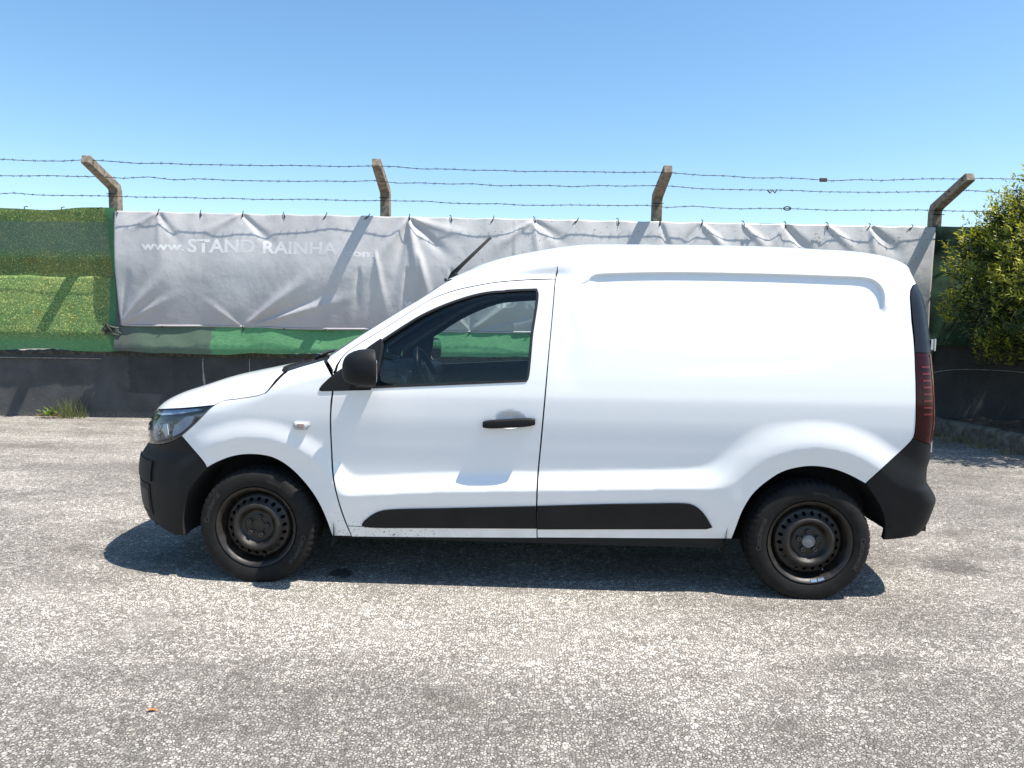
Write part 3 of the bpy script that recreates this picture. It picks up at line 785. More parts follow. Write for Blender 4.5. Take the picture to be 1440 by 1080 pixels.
DQ = {
 'headlight': [(0.375,0.853),(0.497,0.8702),(0.5623,0.8792),(0.6124,0.8859),(0.6528,0.8913),(0.686,0.896),(0.7147,0.9004),(0.7396,0.9044),(0.7617,0.9082),(0.7818,0.9117),(0.8018,0.9154),(0.8198,0.9187),(0.837,0.922),(0.8428,0.9034),(0.8452,0.8832),(0.8405,0.8626),(0.8333,0.8427),(0.8247,0.8255),(0.815,0.809),(0.8066,0.7934),(0.7939,0.7741),(0.7779,0.7565),(0.7419,0.7313),(0.7127,0.7176),(0.6775,0.7052),(0.6333,0.6946),(0.579,0.6858),(0.5096,0.6787),(0.375,0.664),(0.375,0.6955),(0.375,0.727),(0.375,0.7585),(0.375,0.79),(0.375,0.8215)],
 'bumper': [(0,0.668),(0.0268,0.6677),(0.0536,0.6674),(0.0804,0.6671),(0.1071,0.6669),(0.1339,0.6666),(0.1607,0.6663),(0.1875,0.666),(0.2143,0.6657),(0.2411,0.6654),(0.2679,0.6651),(0.2946,0.6649),(0.3214,0.6646),(0.3482,0.6643),(0.375,0.664),(0.5096,0.6787),(0.579,0.6858),(0.6333,0.6946),(0.6775,0.7052),(0.7127,0.7176),(0.7419,0.7313),(0.7779,0.7565),(0.7995,0.736),(0.8171,0.7149),(0.8344,0.6946),(0.8519,0.6752),(0.8726,0.657),(0.8964,0.6355),(0.9162,0.6153),(0.9302,0.5949),(0.8952,0.532),(0.8856,0.5117),(0.8746,0.4913),(0.8643,0.469),(0.8546,0.4404),(0.8459,0.4092),(0.8375,0.3776),(0.8284,0.347),(0.8189,0.3159),(0.8106,0.286),(0.8033,0.2608),(0.7967,0.2366),(0.7896,0.2122),(0.7203,0.2018),(0.6946,0.2097),(0.6668,0.2182),(0.6335,0.232),(0.5938,0.2455),(0.55,0.25),(0.5194,0.25),(0.4889,0.25),(0.4583,0.25),(0.4278,0.25),(0.3972,0.25),(0.3667,0.25),(0.3361,0.25),(0.3056,0.25),(0.275,0.25),(0.2444,0.25),(0.2139,0.25),(0.1833,0.25),(0.1528,0.25),(0.1222,0.25),(0.0917,0.25),(0.0611,0.25),(0.0306,0.25),(0,0.25),(0,0.2918),(0,0.3336),(0,0.3754),(0,0.4172),(0,0.459),(0,0.5008),(0,0.5426),(0,0.5844),(0,0.6262)],
 'bonnet': [(0,0.862),(0.0268,0.8614),(0.0536,0.8607),(0.0804,0.8601),(0.1071,0.8594),(0.1339,0.8588),(0.1607,0.8581),(0.1875,0.8575),(0.2143,0.8569),(0.2411,0.8562),(0.2679,0.8556),(0.2946,0.8549),(0.3214,0.8543),(0.3482,0.8536),(0.375,0.853),(0.497,0.8702),(0.5623,0.8792),(0.6124,0.8859),(0.6528,0.8913),(0.686,0.896),(0.7147,0.9004),(0.7396,0.9044),(0.7617,0.9082),(0.7818,0.9117),(0.8018,0.9154),(0.8198,0.9187),(0.837,0.922),(0.8389,0.9236),(0.8378,0.9349),(0.8369,0.9449),(0.848,0.9509),(0.867,0.9551),(0.8855,0.9596),(0.9001,0.9644),(0.9155,0.9695),(0.9291,0.9747),(0.9385,0.98),(0.9457,0.9914),(0.9377,1.0051),(0.9206,1.0218),(0.8766,1.0439),(0.7992,1.065),(0.7267,1.0803),(0.6433,1.0938),(0.6046,1.0958),(0.566,1.0979),(0.5273,1.0999),(0.4887,1.102),(0.45,1.104),(0.4179,1.1046),(0.3857,1.1051),(0.3536,1.1057),(0.3214,1.1063),(0.2893,1.1069),(0.2571,1.1074),(0.225,1.108),(0.1929,1.1086),(0.1607,1.1091),(0.1286,1.1097),(0.0964,1.1103),(0.0643,1.1109),(0.0321,1.1114),(0,1.112),(0,1.0912),(0,1.0703),(0,1.0495),(0,1.0287),(0,1.0078),(0,0.987),(0,0.9662),(0,0.9453),(0,0.9245),(0,0.9037),(0,0.8828)],
 'cowl': [(0,1.112),(0.0321,1.1114),(0.0643,1.1109),(0.0964,1.1103),(0.1286,1.1097),(0.1607,1.1091),(0.1929,1.1086),(0.225,1.108),(0.2571,1.1074),(0.2893,1.1069),(0.3214,1.1063),(0.3536,1.1057),(0.3857,1.1051),(0.4179,1.1046),(0.45,1.104),(0.4887,1.102),(0.5273,1.0999),(0.566,1.0979),(0.6046,1.0958),(0.6433,1.0938),(0.6249,1.1002),(0.6062,1.1066),(0.5894,1.1135),(0.5774,1.1215),(0.5665,1.1303),(0.557,1.1387),(0.5516,1.1457),(0.5504,1.1556),(0.5,1.17),(0.4643,1.1704),(0.4286,1.1707),(0.3929,1.1711),(0.3571,1.1714),(0.3214,1.1718),(0.2857,1.1721),(0.25,1.1725),(0.2143,1.1729),(0.1786,1.1732),(0.1429,1.1736),(0.1071,1.1739),(0.0714,1.1743),(0.0357,1.1746),(0,1.175)],
 'fender': [(0.8428,0.9034),(0.8452,0.8832),(0.8405,0.8626),(0.8333,0.8427),(0.8247,0.8255),(0.815,0.809),(0.8066,0.7934),(0.7939,0.7741),(0.7779,0.7565),(0.7995,0.736),(0.8171,0.7149),(0.8344,0.6946),(0.8519,0.6752),(0.8726,0.657),(0.8964,0.6355),(0.9162,0.6153),(0.9302,0.5949),(0.9295,0.5972),(0.9432,0.613),(0.9547,0.6283),(0.9649,0.6401),(0.9761,0.6513),(0.9876,0.6603),(0.9958,0.6654),(1.0015,0.6693),(1.0068,0.6717),(1.0123,0.6726),(1.0183,0.6723),(1.0247,0.6704),(1.0311,0.6665),(1.0376,0.6599),(1.0443,0.6502),(1.0514,0.6377),(1.0585,0.6231),(1.065,0.6072),(1.0707,0.5889),(1.0761,0.5685),(1.0812,0.5471),(1.0858,0.5257),(1.0897,0.506),(1.0932,0.4861),(1.0965,0.4656),(1.0996,0.4444),(1.1026,0.4216),(1.1055,0.3981),(1.108,0.3741),(1.1102,0.3502),(1.1123,0.319),(1.1138,0.2875),(1.1144,0.2627),(1.1149,0.2421),(1.1398,0.2493),(1.1388,0.2734),(1.1374,0.2972),(1.1358,0.3217),(1.134,0.3491),(1.1321,0.3775),(1.1302,0.4084),(1.129,0.4304),(1.1276,0.4537),(1.1262,0.4778),(1.1248,0.5021),(1.1232,0.5262),(1.1215,0.5502),(1.1198,0.5757),(1.1181,0.6017),(1.1152,0.6282),(1.1115,0.6549),(1.1097,0.6818),(1.11,0.7088),(1.1104,0.7352),(1.1098,0.762),(1.1079,0.7886),(1.1057,0.8143),(1.1043,0.8386),(1.1029,0.8607),(1.1005,0.8882),(1.0964,0.9128),(1.0902,0.9371),(1.0803,0.9613),(1.0706,0.9852),(1.0623,1.009),(1.015,1.0731),(0.9868,1.0907),(0.8943,1.1122),(0.7708,1.1324),(0.6041,1.1502),(0.5504,1.1556),(0.5516,1.1457),(0.557,1.1387),(0.5665,1.1303),(0.5774,1.1215),(0.5894,1.1135),(0.6062,1.1066),(0.6249,1.1002),(0.6433,1.0938),(0.7267,1.0803),(0.7992,1.065),(0.8766,1.0439),(0.9206,1.0218),(0.9377,1.0051),(0.9457,0.9914),(0.9385,0.98),(0.9291,0.9747),(0.9155,0.9695),(0.9001,0.9644),(0.8855,0.9596),(0.867,0.9551),(0.848,0.9509),(0.8369,0.9449),(0.8378,0.9349),(0.8389,0.9236)],
 'roofside': [(0,1.66),(0,1.635),(0,1.61),(0,1.585),(0.0396,1.585),(0.0792,1.585),(0.1187,1.585),(0.1583,1.585),(0.1979,1.585),(0.2375,1.585),(0.2771,1.585),(0.3167,1.585),(0.3562,1.585),(0.3958,1.585),(0.4354,1.585),(0.475,1.585),(0.475,1.5473),(0.475,1.5095),(0.475,1.4718),(0.475,1.4341),(0.475,1.3964),(0.475,1.3586),(0.475,1.3209),(0.475,1.2832),(0.4811,1.2455),(0.4906,1.2077),(0.5,1.17),(0.6041,1.1502),(0.7708,1.1324),(0.8943,1.1122),(0.9868,1.0907),(0.9838,1.0944),(0.9085,1.1166),(0.8126,1.1389),(0.6992,1.1692),(0.6696,1.1879),(0.6591,1.2067),(0.6569,1.2202),(0.6589,1.2333),(0.6637,1.2477),(0.668,1.2594),(0.6737,1.272),(0.679,1.2851),(0.6824,1.2987),(0.6842,1.3125),(0.6856,1.3263),(0.6862,1.3397),(0.6862,1.3537),(0.6857,1.368),(0.6847,1.3823),(0.6833,1.3964),(0.6814,1.4098),(0.6792,1.4223),(0.6759,1.4355),(0.672,1.4482),(0.67,1.4601),(0.6722,1.4713),(0.6806,1.4816),(0.6992,1.4932),(0.7234,1.5034),(0.75,1.5126),(0.7766,1.521),(0.8028,1.5283),(0.8288,1.5346),(0.8535,1.5404),(0.8757,1.5459),(0.8948,1.5513),(0.9122,1.5563),(0.9289,1.561),(0.9455,1.5652),(0.9581,1.568),(0.9702,1.5705),(0.9812,1.5728),(0.9904,1.5749),(0.9971,1.5768),(1.0025,1.5786),(1.0337,1.5803),(1.0671,1.5817),(1.1022,1.5829),(1.1383,1.584),(1.175,1.5852),(1.2119,1.5864),(1.148,1.62),(0.987,1.66),(0.9541,1.66),(0.9212,1.66),(0.8883,1.66),(0.8554,1.66),(0.8225,1.66),(0.7896,1.66),(0.7567,1.66),(0.7238,1.66),(0.6909,1.66),(0.658,1.66),(0.6251,1.66),(0.5922,1.66),(0.5593,1.66),(0.5264,1.66),(0.4935,1.66),(0.4606,1.66),(0.4277,1.66),(0.3948,1.66),(0.3619,1.66),(0.329,1.66),(0.2961,1.66),(0.2632,1.66),(0.2303,1.66),(0.1974,1.66),(0.1645,1.66),(0.1316,1.66),(0.0987,1.66),(0.0658,1.66),(0.0329,1.66)],
 'windscreen': [(0,1.175),(0.0357,1.1746),(0.0714,1.1743),(0.1071,1.1739),(0.1429,1.1736),(0.1786,1.1732),(0.2143,1.1729),(0.25,1.1725),(0.2857,1.1721),(0.3214,1.1718),(0.3571,1.1714),(0.3929,1.1711),(0.4286,1.1707),(0.4643,1.1704),(0.5,1.17),(0.4906,1.2077),(0.4811,1.2455),(0.475,1.2832),(0.475,1.3209),(0.475,1.3586),(0.475,1.3964),(0.475,1.4341),(0.475,1.4718),(0.475,1.5095),(0.475,1.5473),(0.475,1.585),(0.4354,1.585),(0.3958,1.585),(0.3563,1.585),(0.3167,1.585),(0.2771,1.585),(0.2375,1.585),(0.1979,1.585),(0.1583,1.585),(0.1188,1.585),(0.0792,1.585),(0.0396,1.585),(0,1.585),(0,1.5508),(0,1.5167),(0,1.4825),(0,1.4483),(0,1.4142),(0,1.38),(0,1.3458),(0,1.3117),(0,1.2775),(0,1.2433),(0,1.2092)],
 'quarter': [(0.987,1.66),(1.148,1.62),(1.2119,1.5864),(1.2516,1.5441),(1.2712,1.5025),(1.2854,1.4615),(1.2962,1.423),(1.3041,1.3849),(1.3106,1.3448),(1.3158,1.3065),(1.3206,1.2666),(1.3251,1.2253),(1.3292,1.1833),(1.3346,1.1454),(1.3422,1.1067),(1.3484,1.0672),(1.3523,1.0272),(1.3539,0.987),(1.3558,0.9441),(1.3567,0.9003),(1.3567,0.8559),(1.3564,0.8118),(1.3562,0.7686),(1.3554,0.7207),(1.3545,0.6734),(1.3545,0.6273),(1.3544,0.5861),(1.3543,0.5433),(1.3542,0.4982),(1.3542,0.4514),(1.3543,0.4079),(1.3545,0.3647),(1.3547,0.321),(1.355,0.2668),(1.3748,0.2688),(1.3947,0.2707),(1.4242,0.2727),(1.4572,0.2746),(1.4897,0.2765),(1.5217,0.2785),(1.557,0.2808),(1.5917,0.2831),(1.626,0.2855),(1.6601,0.2876),(1.6948,0.2886),(1.6954,0.3168),(1.6946,0.3467),(1.6943,0.3698),(1.6949,0.3949),(1.6962,0.4201),(1.6981,0.444),(1.7004,0.4661),(1.7033,0.4876),(1.7073,0.5082),(1.7135,0.5275),(1.721,0.5456),(1.729,0.5627),(1.7378,0.5789),(1.7461,0.5943),(1.7526,0.6092),(1.7591,0.6234),(1.7658,0.6364),(1.7728,0.6476),(1.7802,0.6567),(1.788,0.664),(1.7957,0.6699),(1.8033,0.6746),(1.8123,0.6786),(1.8213,0.6807),(1.8307,0.6808),(1.8387,0.6795),(1.8471,0.6768),(1.8555,0.6731),(1.8638,0.6683),(1.874,0.6605),(1.8839,0.6509),(1.8937,0.6401),(1.9014,0.6306),(1.909,0.6202),(1.9166,0.6094),(1.9241,0.5989),(1.9246,0.6008),(1.9296,0.6187),(1.9347,0.637),(1.9397,0.6555),(1.9446,0.6733),(1.9493,0.6897),(1.9542,0.7053),(1.9597,0.72),(1.9652,0.7337),(1.9725,0.7526),(1.9787,0.7709),(1.984,0.788),(1.9883,0.8037),(1.9926,0.8202),(1.9954,0.837),(1.9964,0.8597),(1.9961,0.8873),(1.9959,0.9069),(1.9956,0.9295),(1.9955,0.9541),(1.9956,0.9796),(1.9956,1.0048),(1.9959,1.0289),(1.9961,1.0522),(1.9963,1.0759),(1.9966,1.0996),(1.9969,1.1227),(1.9972,1.1449),(1.9975,1.1656),(1.9981,1.1944),(1.9986,1.2209),(1.999,1.2476),(1.9993,1.2689),(1.9996,1.2902),(1.9999,1.3119),(2.0005,1.3343),(2.0016,1.3557),(2.0031,1.3781),(2.0051,1.4008),(2.0075,1.4229),(2.0103,1.4436),(2.0147,1.4701),(2.0204,1.495),(2.0311,1.5165),(2.0733,1.5481),(2.1594,1.5734),(2.36,1.586),(2.36,1.6),(2.36,1.62),(2.36,1.64),(2.36,1.66),(2.3371,1.66),(2.3142,1.66),(2.2913,1.66),(2.2685,1.66),(2.2456,1.66),(2.2227,1.66),(2.1998,1.66),(2.1769,1.66),(2.154,1.66),(2.1312,1.66),(2.1083,1.66),(2.0854,1.66),(2.0625,1.66),(2.0396,1.66),(2.0168,1.66),(1.9939,1.66),(1.971,1.66),(1.9481,1.66),(1.9252,1.66),(1.9023,1.66),(1.8794,1.66),(1.8566,1.66),(1.8337,1.66),(1.8108,1.66),(1.7879,1.66),(1.765,1.66),(1.7422,1.66),(1.7193,1.66),(1.6964,1.66),(1.6735,1.66),(1.6506,1.66),(1.6277,1.66),(1.6048,1.66),(1.582,1.66),(1.5591,1.66),(1.5362,1.66),(1.5133,1.66),(1.4904,1.66),(1.4676,1.66),(1.4447,1.66),(1.4218,1.66),(1.3989,1.66),(1.376,1.66),(1.3531,1.66),(1.3303,1.66),(1.3074,1.66),(1.2845,1.66),(1.2616,1.66),(1.2387,1.66),(1.2158,1.66),(1.193,1.66),(1.1701,1.66),(1.1472,1.66),(1.1243,1.66),(1.1014,1.66),(1.0785,1.66),(1.0557,1.66),(1.0328,1.66),(1.0099,1.66)],
 'tailhead': [(2.36,1.586),(2.4,1.5869),(2.44,1.5877),(2.48,1.5886),(2.52,1.5895),(2.56,1.5904),(2.6,1.5913),(2.64,1.5921),(2.68,1.593),(2.72,1.5939),(2.76,1.5948),(2.8,1.5956),(2.84,1.5965),(2.88,1.5974),(2.92,1.5983),(2.96,1.5991),(3,1.6),(3,1.62),(3,1.64),(3,1.66),(2.96,1.66),(2.92,1.66),(2.88,1.66),(2.84,1.66),(2.8,1.66),(2.76,1.66),(2.72,1.66),(2.68,1.66),(2.64,1.66),(2.6,1.66),(2.56,1.66),(2.52,1.66),(2.48,1.66),(2.44,1.66),(2.4,1.66),(2.36,1.66),(2.36,1.6353),(2.36,1.6107)],
 'pillartrim': [(2.36,1.586),(2.1594,1.5734),(2.0733,1.5481),(2.0311,1.5165),(2.0204,1.495),(2.0147,1.4701),(2.0103,1.4436),(2.0075,1.4229),(2.0051,1.4008),(2.0031,1.3781),(2.0016,1.3557),(2.0005,1.3343),(1.9999,1.3119),(1.9996,1.2902),(1.9993,1.2689),(1.999,1.2476),(2.026,1.2471),(2.0733,1.2464),(2.2235,1.2438),(2.5,1.244),(2.5,1.2848),(2.5,1.3255),(2.5,1.3662),(2.5,1.407),(2.5,1.4478),(2.5,1.4885),(2.5,1.5292),(2.5,1.57)],
 'taillamp': [(1.999,1.2476),(1.9986,1.2209),(1.9981,1.1944),(1.9975,1.1656),(1.9972,1.1449),(1.9969,1.1227),(1.9966,1.0996),(1.9963,1.0759),(1.9961,1.0522),(1.9959,1.0289),(1.9956,1.0048),(1.9956,0.9796),(1.9955,0.9541),(1.9956,0.9295),(1.9959,0.9069),(1.9961,0.8873),(1.9964,0.8597),(1.9954,0.837),(1.9956,0.8334),(2.0089,0.8258),(2.0472,0.818),(2.1061,0.8092),(2.2016,0.7978),(2.5,0.79),(2.5,0.8354),(2.5,0.8808),(2.5,0.9262),(2.5,0.9716),(2.5,1.017),(2.5,1.0624),(2.5,1.1078),(2.5,1.1532),(2.5,1.1986),(2.5,1.244),(2.2235,1.2438),(2.0733,1.2464),(2.026,1.2471)],
 'rbumper': [(1.9954,0.837),(1.9926,0.8202),(1.9883,0.8037),(1.984,0.788),(1.9787,0.7709),(1.9725,0.7526),(1.9652,0.7337),(1.9597,0.72),(1.9542,0.7053),(1.9493,0.6897),(1.9446,0.6733),(1.9397,0.6555),(1.9347,0.637),(1.9296,0.6187),(1.9246,0.6008),(1.9296,0.5322),(1.9312,0.5124),(1.9356,0.4925),(1.941,0.4721),(1.9481,0.442),(1.9541,0.4106),(1.96,0.3768),(1.9671,0.3444),(1.9717,0.3231),(1.9755,0.3031),(2.0078,0.3131),(2.0456,0.3186),(2.102,0.3226),(2.197,0.3223),(2.3,0.345),(2.3438,0.345),(2.3875,0.345),(2.4312,0.345),(2.475,0.345),(2.5187,0.345),(2.5625,0.345),(2.6062,0.345),(2.65,0.345),(2.6938,0.345),(2.7375,0.345),(2.7812,0.345),(2.825,0.345),(2.8687,0.345),(2.9125,0.345),(2.9562,0.345),(3,0.345),(3,0.3894),(3,0.4337),(3,0.4781),(3,0.5225),(3,0.5669),(3,0.6112),(3,0.6556),(3,0.7),(2.9583,0.7),(2.9167,0.7),(2.875,0.7),(2.8333,0.7),(2.7917,0.7),(2.75,0.7),(2.7083,0.7),(2.6667,0.7),(2.625,0.7),(2.5833,0.7),(2.5417,0.7),(2.5,0.7),(2.5,0.745),(2.5,0.79),(2.2016,0.7978),(2.1061,0.8092),(2.0472,0.818),(2.0089,0.8258),(1.9956,0.8334)],
 'reardoor': [(2.5,0.7),(2.5417,0.7),(2.5833,0.7),(2.625,0.7),(2.6667,0.7),(2.7083,0.7),(2.75,0.7),(2.7917,0.7),(2.8333,0.7),(2.875,0.7),(2.9167,0.7),(2.9583,0.7),(3,0.7),(3,0.7562),(3,0.8125),(3,0.8687),(3,0.925),(3,0.9812),(3,1.0375),(3,1.0938),(3,1.15),(3,1.2063),(3,1.2625),(3,1.3188),(3,1.375),(3,1.4312),(3,1.4875),(3,1.5438),(3,1.6),(2.9583,1.5992),(2.9167,1.5983),(2.875,1.5975),(2.8333,1.5967),(2.7917,1.5958),(2.75,1.595),(2.7083,1.5942),(2.6667,1.5933),(2.625,1.5925),(2.5833,1.5917),(2.5417,1.5908),(2.5,1.59),(2.5,1.5344),(2.5,1.4788),(2.5,1.4231),(2.5,1.3675),(2.5,1.3119),(2.5,1.2563),(2.5,1.2006),(2.5,1.145),(2.5,1.0894),(2.5,1.0337),(2.5,0.9781),(2.5,0.9225),(2.5,0.8669),(2.5,0.8113),(2.5,0.7556)],
}
DU = {
 'door': [(0.4229,1.0731),(0.427,1.0944),(0.4298,1.1166),(0.4306,1.1389),(0.4364,1.1692),(0.4497,1.1879),(0.4692,1.2067),(0.4865,1.2202),(0.5061,1.2333),(0.5284,1.2477),(0.5469,1.2594),(0.5672,1.272),(0.5887,1.2851),(0.6108,1.2987),(0.6329,1.3125),(0.6547,1.3263),(0.6752,1.3397),(0.6963,1.3537),(0.7177,1.368),(0.7391,1.3823),(0.7601,1.3964),(0.7805,1.4098),(0.7998,1.4223),(0.8202,1.4355),(0.8394,1.4482),(0.8582,1.4601),(0.8774,1.4713),(0.8977,1.4816),(0.924,1.4932),(0.951,1.5034),(0.9782,1.5126),(1.0054,1.521),(1.0323,1.5283),(1.0593,1.5346),(1.0862,1.5404),(1.1129,1.5459),(1.1388,1.5513),(1.1643,1.5563),(1.1903,1.561),(1.2176,1.5652),(1.2394,1.568),(1.262,1.5705),(1.2852,1.5728),(1.3088,1.5749),(1.3327,1.5768),(1.3568,1.5786),(1.3831,1.5803),(1.41,1.5817),(1.4373,1.5829),(1.4647,1.584),(1.4921,1.5852),(1.5193,1.5864),(1.5167,1.5441),(1.5143,1.5025),(1.5117,1.4615),(1.5092,1.423),(1.5065,1.3849),(1.5036,1.3448),(1.5006,1.3065),(1.4975,1.2666),(1.4942,1.2253),(1.491,1.1833),(1.4882,1.1454),(1.4855,1.1067),(1.4827,1.0672),(1.4799,1.0272),(1.4771,0.987),(1.474,0.9441),(1.4709,0.9003),(1.4677,0.8559),(1.4645,0.8118),(1.4615,0.7686),(1.4579,0.7207),(1.4543,0.6734),(1.451,0.6273),(1.4486,0.5861),(1.447,0.5433),(1.4461,0.4982),(1.4457,0.4514),(1.4459,0.4079),(1.4467,0.3647),(1.4474,0.321),(1.4026,0.3201),(1.357,0.3192),(1.3107,0.3182),(1.2641,0.3172),(1.2173,0.3162),(1.1707,0.3152),(1.1244,0.3142),(1.0787,0.3133),(1.0338,0.3124),(0.99,0.3115),(0.9476,0.3107),(0.9067,0.31),(0.8677,0.3094),(0.8159,0.3087),(0.7647,0.3081),(0.715,0.3075),(0.6679,0.307),(0.6245,0.3066),(0.5857,0.3064),(0.5527,0.3063),(0.5106,0.3065),(0.4748,0.3067),(0.4764,0.2972),(0.4684,0.3217),(0.4602,0.3491),(0.4524,0.3775),(0.445,0.4084),(0.4402,0.4304),(0.435,0.4537),(0.4298,0.4778),(0.4245,0.5021),(0.4192,0.5262),(0.4146,0.5502),(0.4105,0.5757),(0.4072,0.6017),(0.4045,0.6282),(0.4025,0.6549),(0.4011,0.6818),(0.4006,0.7088),(0.4004,0.7352),(0.4001,0.762),(0.4001,0.7886),(0.4003,0.8143),(0.4008,0.8386),(0.4014,0.8607),(0.4028,0.8882),(0.4046,0.9128),(0.4068,0.9371),(0.4096,0.9613),(0.4127,0.9852),(0.4155,1.009)],
 'window': [(0.6134,1.0255),(0.6497,1.0277),(0.686,1.0299),(0.7223,1.0321),(0.7586,1.0343),(0.7949,1.0365),(0.831,1.0387),(0.8672,1.0409),(0.9031,1.0431),(0.939,1.0452),(0.9747,1.0474),(1.0103,1.0496),(1.0447,1.0517),(1.079,1.0537),(1.1132,1.0558),(1.1472,1.0579),(1.1812,1.0599),(1.215,1.062),(1.2488,1.0641),(1.2826,1.0661),(1.3164,1.0682),(1.3501,1.0702),(1.3839,1.0723),(1.3936,1.0837),(1.3965,1.0933),(1.399,1.107),(1.4012,1.1242),(1.4031,1.1441),(1.4048,1.1663),(1.4064,1.1899),(1.408,1.2144),(1.4095,1.2391),(1.411,1.2634),(1.4126,1.2867),(1.4144,1.3083),(1.4169,1.3296),(1.42,1.3525),(1.4233,1.3762),(1.4267,1.4001),(1.4299,1.4236),(1.4328,1.4462),(1.4352,1.4671),(1.4367,1.4858),(1.4374,1.5016),(1.4368,1.5139),(1.4285,1.537),(1.4018,1.5357),(1.3753,1.5346),(1.3487,1.5335),(1.3219,1.532),(1.2947,1.5299),(1.2702,1.5278),(1.2653,1.5255),(1.2204,1.5229),(1.1953,1.5198),(1.1702,1.516),(1.1455,1.5112),(1.1204,1.5053),(1.0954,1.4985),(1.0705,1.491),(1.0457,1.4829),(1.0212,1.4743),(0.9969,1.4654),(0.9731,1.4561),(0.9493,1.4464),(0.9257,1.4361),(0.9026,1.4255),(0.88,1.4146),(0.8583,1.4034),(0.8353,1.3908),(0.8134,1.3777),(0.7921,1.3642),(0.7711,1.3506),(0.7501,1.3369),(0.7294,1.3232),(0.709,1.3094),(0.6887,1.2955),(0.6685,1.2815),(0.648,1.2676),(0.6495,1.2324),(0.648,1.2098),(0.6451,1.1828),(0.6414,1.154),(0.6368,1.1264),(0.6317,1.101),(0.6258,1.0758),(0.6195,1.0507)],
 'sill': [(0.4748,0.3067),(0.5106,0.3065),(0.5527,0.3063),(0.5857,0.3064),(0.6245,0.3066),(0.6679,0.307),(0.715,0.3075),(0.7647,0.3081),(0.8159,0.3087),(0.8677,0.3094),(0.9067,0.31),(0.9476,0.3107),(0.99,0.3115),(1.0338,0.3124),(1.0787,0.3133),(1.1244,0.3142),(1.1707,0.3152),(1.2173,0.3162),(1.2641,0.3172),(1.3107,0.3182),(1.357,0.3192),(1.4026,0.3201),(1.4474,0.321),(1.4492,0.2668),(1.3539,0.2646),(1.2568,0.2623),(1.1595,0.26),(1.0635,0.2578),(0.9703,0.2558),(0.8816,0.2539),(0.7793,0.2521),(0.6828,0.2505),(0.5884,0.2489),(0.4925,0.2472)],
 'trimD': [(0.5489,0.3111),(0.5515,0.3261),(0.5619,0.3396),(0.5766,0.3534),(0.5951,0.3688),(0.6151,0.3824),(0.6337,0.392),(0.6527,0.3992),(0.6705,0.4039),(0.6937,0.4074),(0.7059,0.4087),(0.7204,0.41),(0.7371,0.4113),(0.7556,0.4125),(0.7757,0.4136),(0.7972,0.4148),(0.8197,0.4159),(0.8432,0.4169),(0.8673,0.418),(0.8918,0.4191),(0.9164,0.4201),(0.9409,0.4212),(0.9652,0.4223),(0.9888,0.4234),(1.0116,0.4245),(1.0333,0.4256),(1.0922,0.4286),(1.1509,0.4315),(1.2096,0.4345),(1.2682,0.4375),(1.3266,0.4404),(1.385,0.4434),(1.4432,0.4463),(1.4438,0.4219),(1.4445,0.3973),(1.4451,0.3726),(1.4457,0.3477),(1.4463,0.3226),(1.3933,0.3214),(1.3389,0.3201),(1.2836,0.3188),(1.228,0.3175),(1.1724,0.3161),(1.1174,0.3148),(1.0634,0.3136),(1.011,0.3124),(0.9606,0.3113),(0.9127,0.3103),(0.8677,0.3094),(0.8017,0.3079),(0.7373,0.3062),(0.6781,0.3048),(0.6276,0.3043),(0.5895,0.3053)],
 'trimQ': [(1.4493,0.4476),(1.5061,0.4509),(1.5626,0.4542),(1.619,0.4574),(1.6755,0.4607),(1.7322,0.4637),(1.7893,0.4667),(1.8404,0.4691),(1.8918,0.4713),(1.9434,0.4735),(1.9952,0.4756),(2.0469,0.4777),(2.0986,0.4798),(2.15,0.4819),(2.166,0.4814),(2.1822,0.4812),(2.198,0.4804),(2.2125,0.4778),(2.2337,0.4694),(2.2528,0.4574),(2.2648,0.4474),(2.2761,0.4358),(2.2875,0.4224),(2.2985,0.4075),(2.3095,0.3906),(2.3207,0.3727),(2.3319,0.3552),(2.3173,0.3497),(2.3027,0.3442),(2.2466,0.3425),(2.1903,0.3408),(2.134,0.3391),(2.0776,0.3374),(2.021,0.3357),(1.9644,0.334),(1.9077,0.3323),(1.851,0.3306),(1.7941,0.3289),(1.7371,0.3272),(1.6801,0.3255),(1.623,0.3238),(1.5658,0.3221),(1.5085,0.3204),(1.4511,0.3187),(1.4507,0.3448),(1.4504,0.3708),(1.45,0.3966),(1.4497,0.4222)],
 'sail': [(0.3456,1.0184),(0.3561,1.0349),(0.3668,1.0466),(0.3811,1.0607),(0.3971,1.0753),(0.4127,1.0888),(0.4272,1.1002),(0.4417,1.1106),(0.4566,1.1213),(0.4723,1.1336),(0.4859,1.1454),(0.5011,1.1591),(0.518,1.1741),(0.5358,1.1896),(0.5535,1.2047),(0.5704,1.2187),(0.5856,1.2308),(0.6025,1.2433),(0.618,1.2541),(0.633,1.2642),(0.6482,1.2747),(0.6495,1.2547),(0.6495,1.2324),(0.6482,1.2141),(0.6459,1.1928),(0.6431,1.1702),(0.64,1.1476),(0.6368,1.1264),(0.6333,1.1048),(0.6296,1.084),(0.6259,1.0634),(0.622,1.0427),(0.6053,1.0172),(0.5746,1.0159),(0.5438,1.0147),(0.5131,1.0134),(0.4823,1.0121),(0.4514,1.0108),(0.4206,1.0095),(0.3897,1.0082),(0.3588,1.0069),(0.3476,1.0095)],
}
BODY = Body()
def qof(u, z):
    t = np.clip((u - BODY.uf(z)) / Lf(z), 0, 1)
    return np.arccos(np.clip((1 - t) ** (Pf(z) / 2), 0, 1)) * 2 / np.pi
def side_w(u, z):
    t = np.clip((u - BODY.uf(z)) / Lf(z), 1e-6, 1); p = Pf(z)
    w = Wb(z) * (1 - (1 - t) ** p) ** (1 / p)
    return w * (1 + feat(u, z) * sstep(.55, .95, qof(u, z)) / Wb(z))
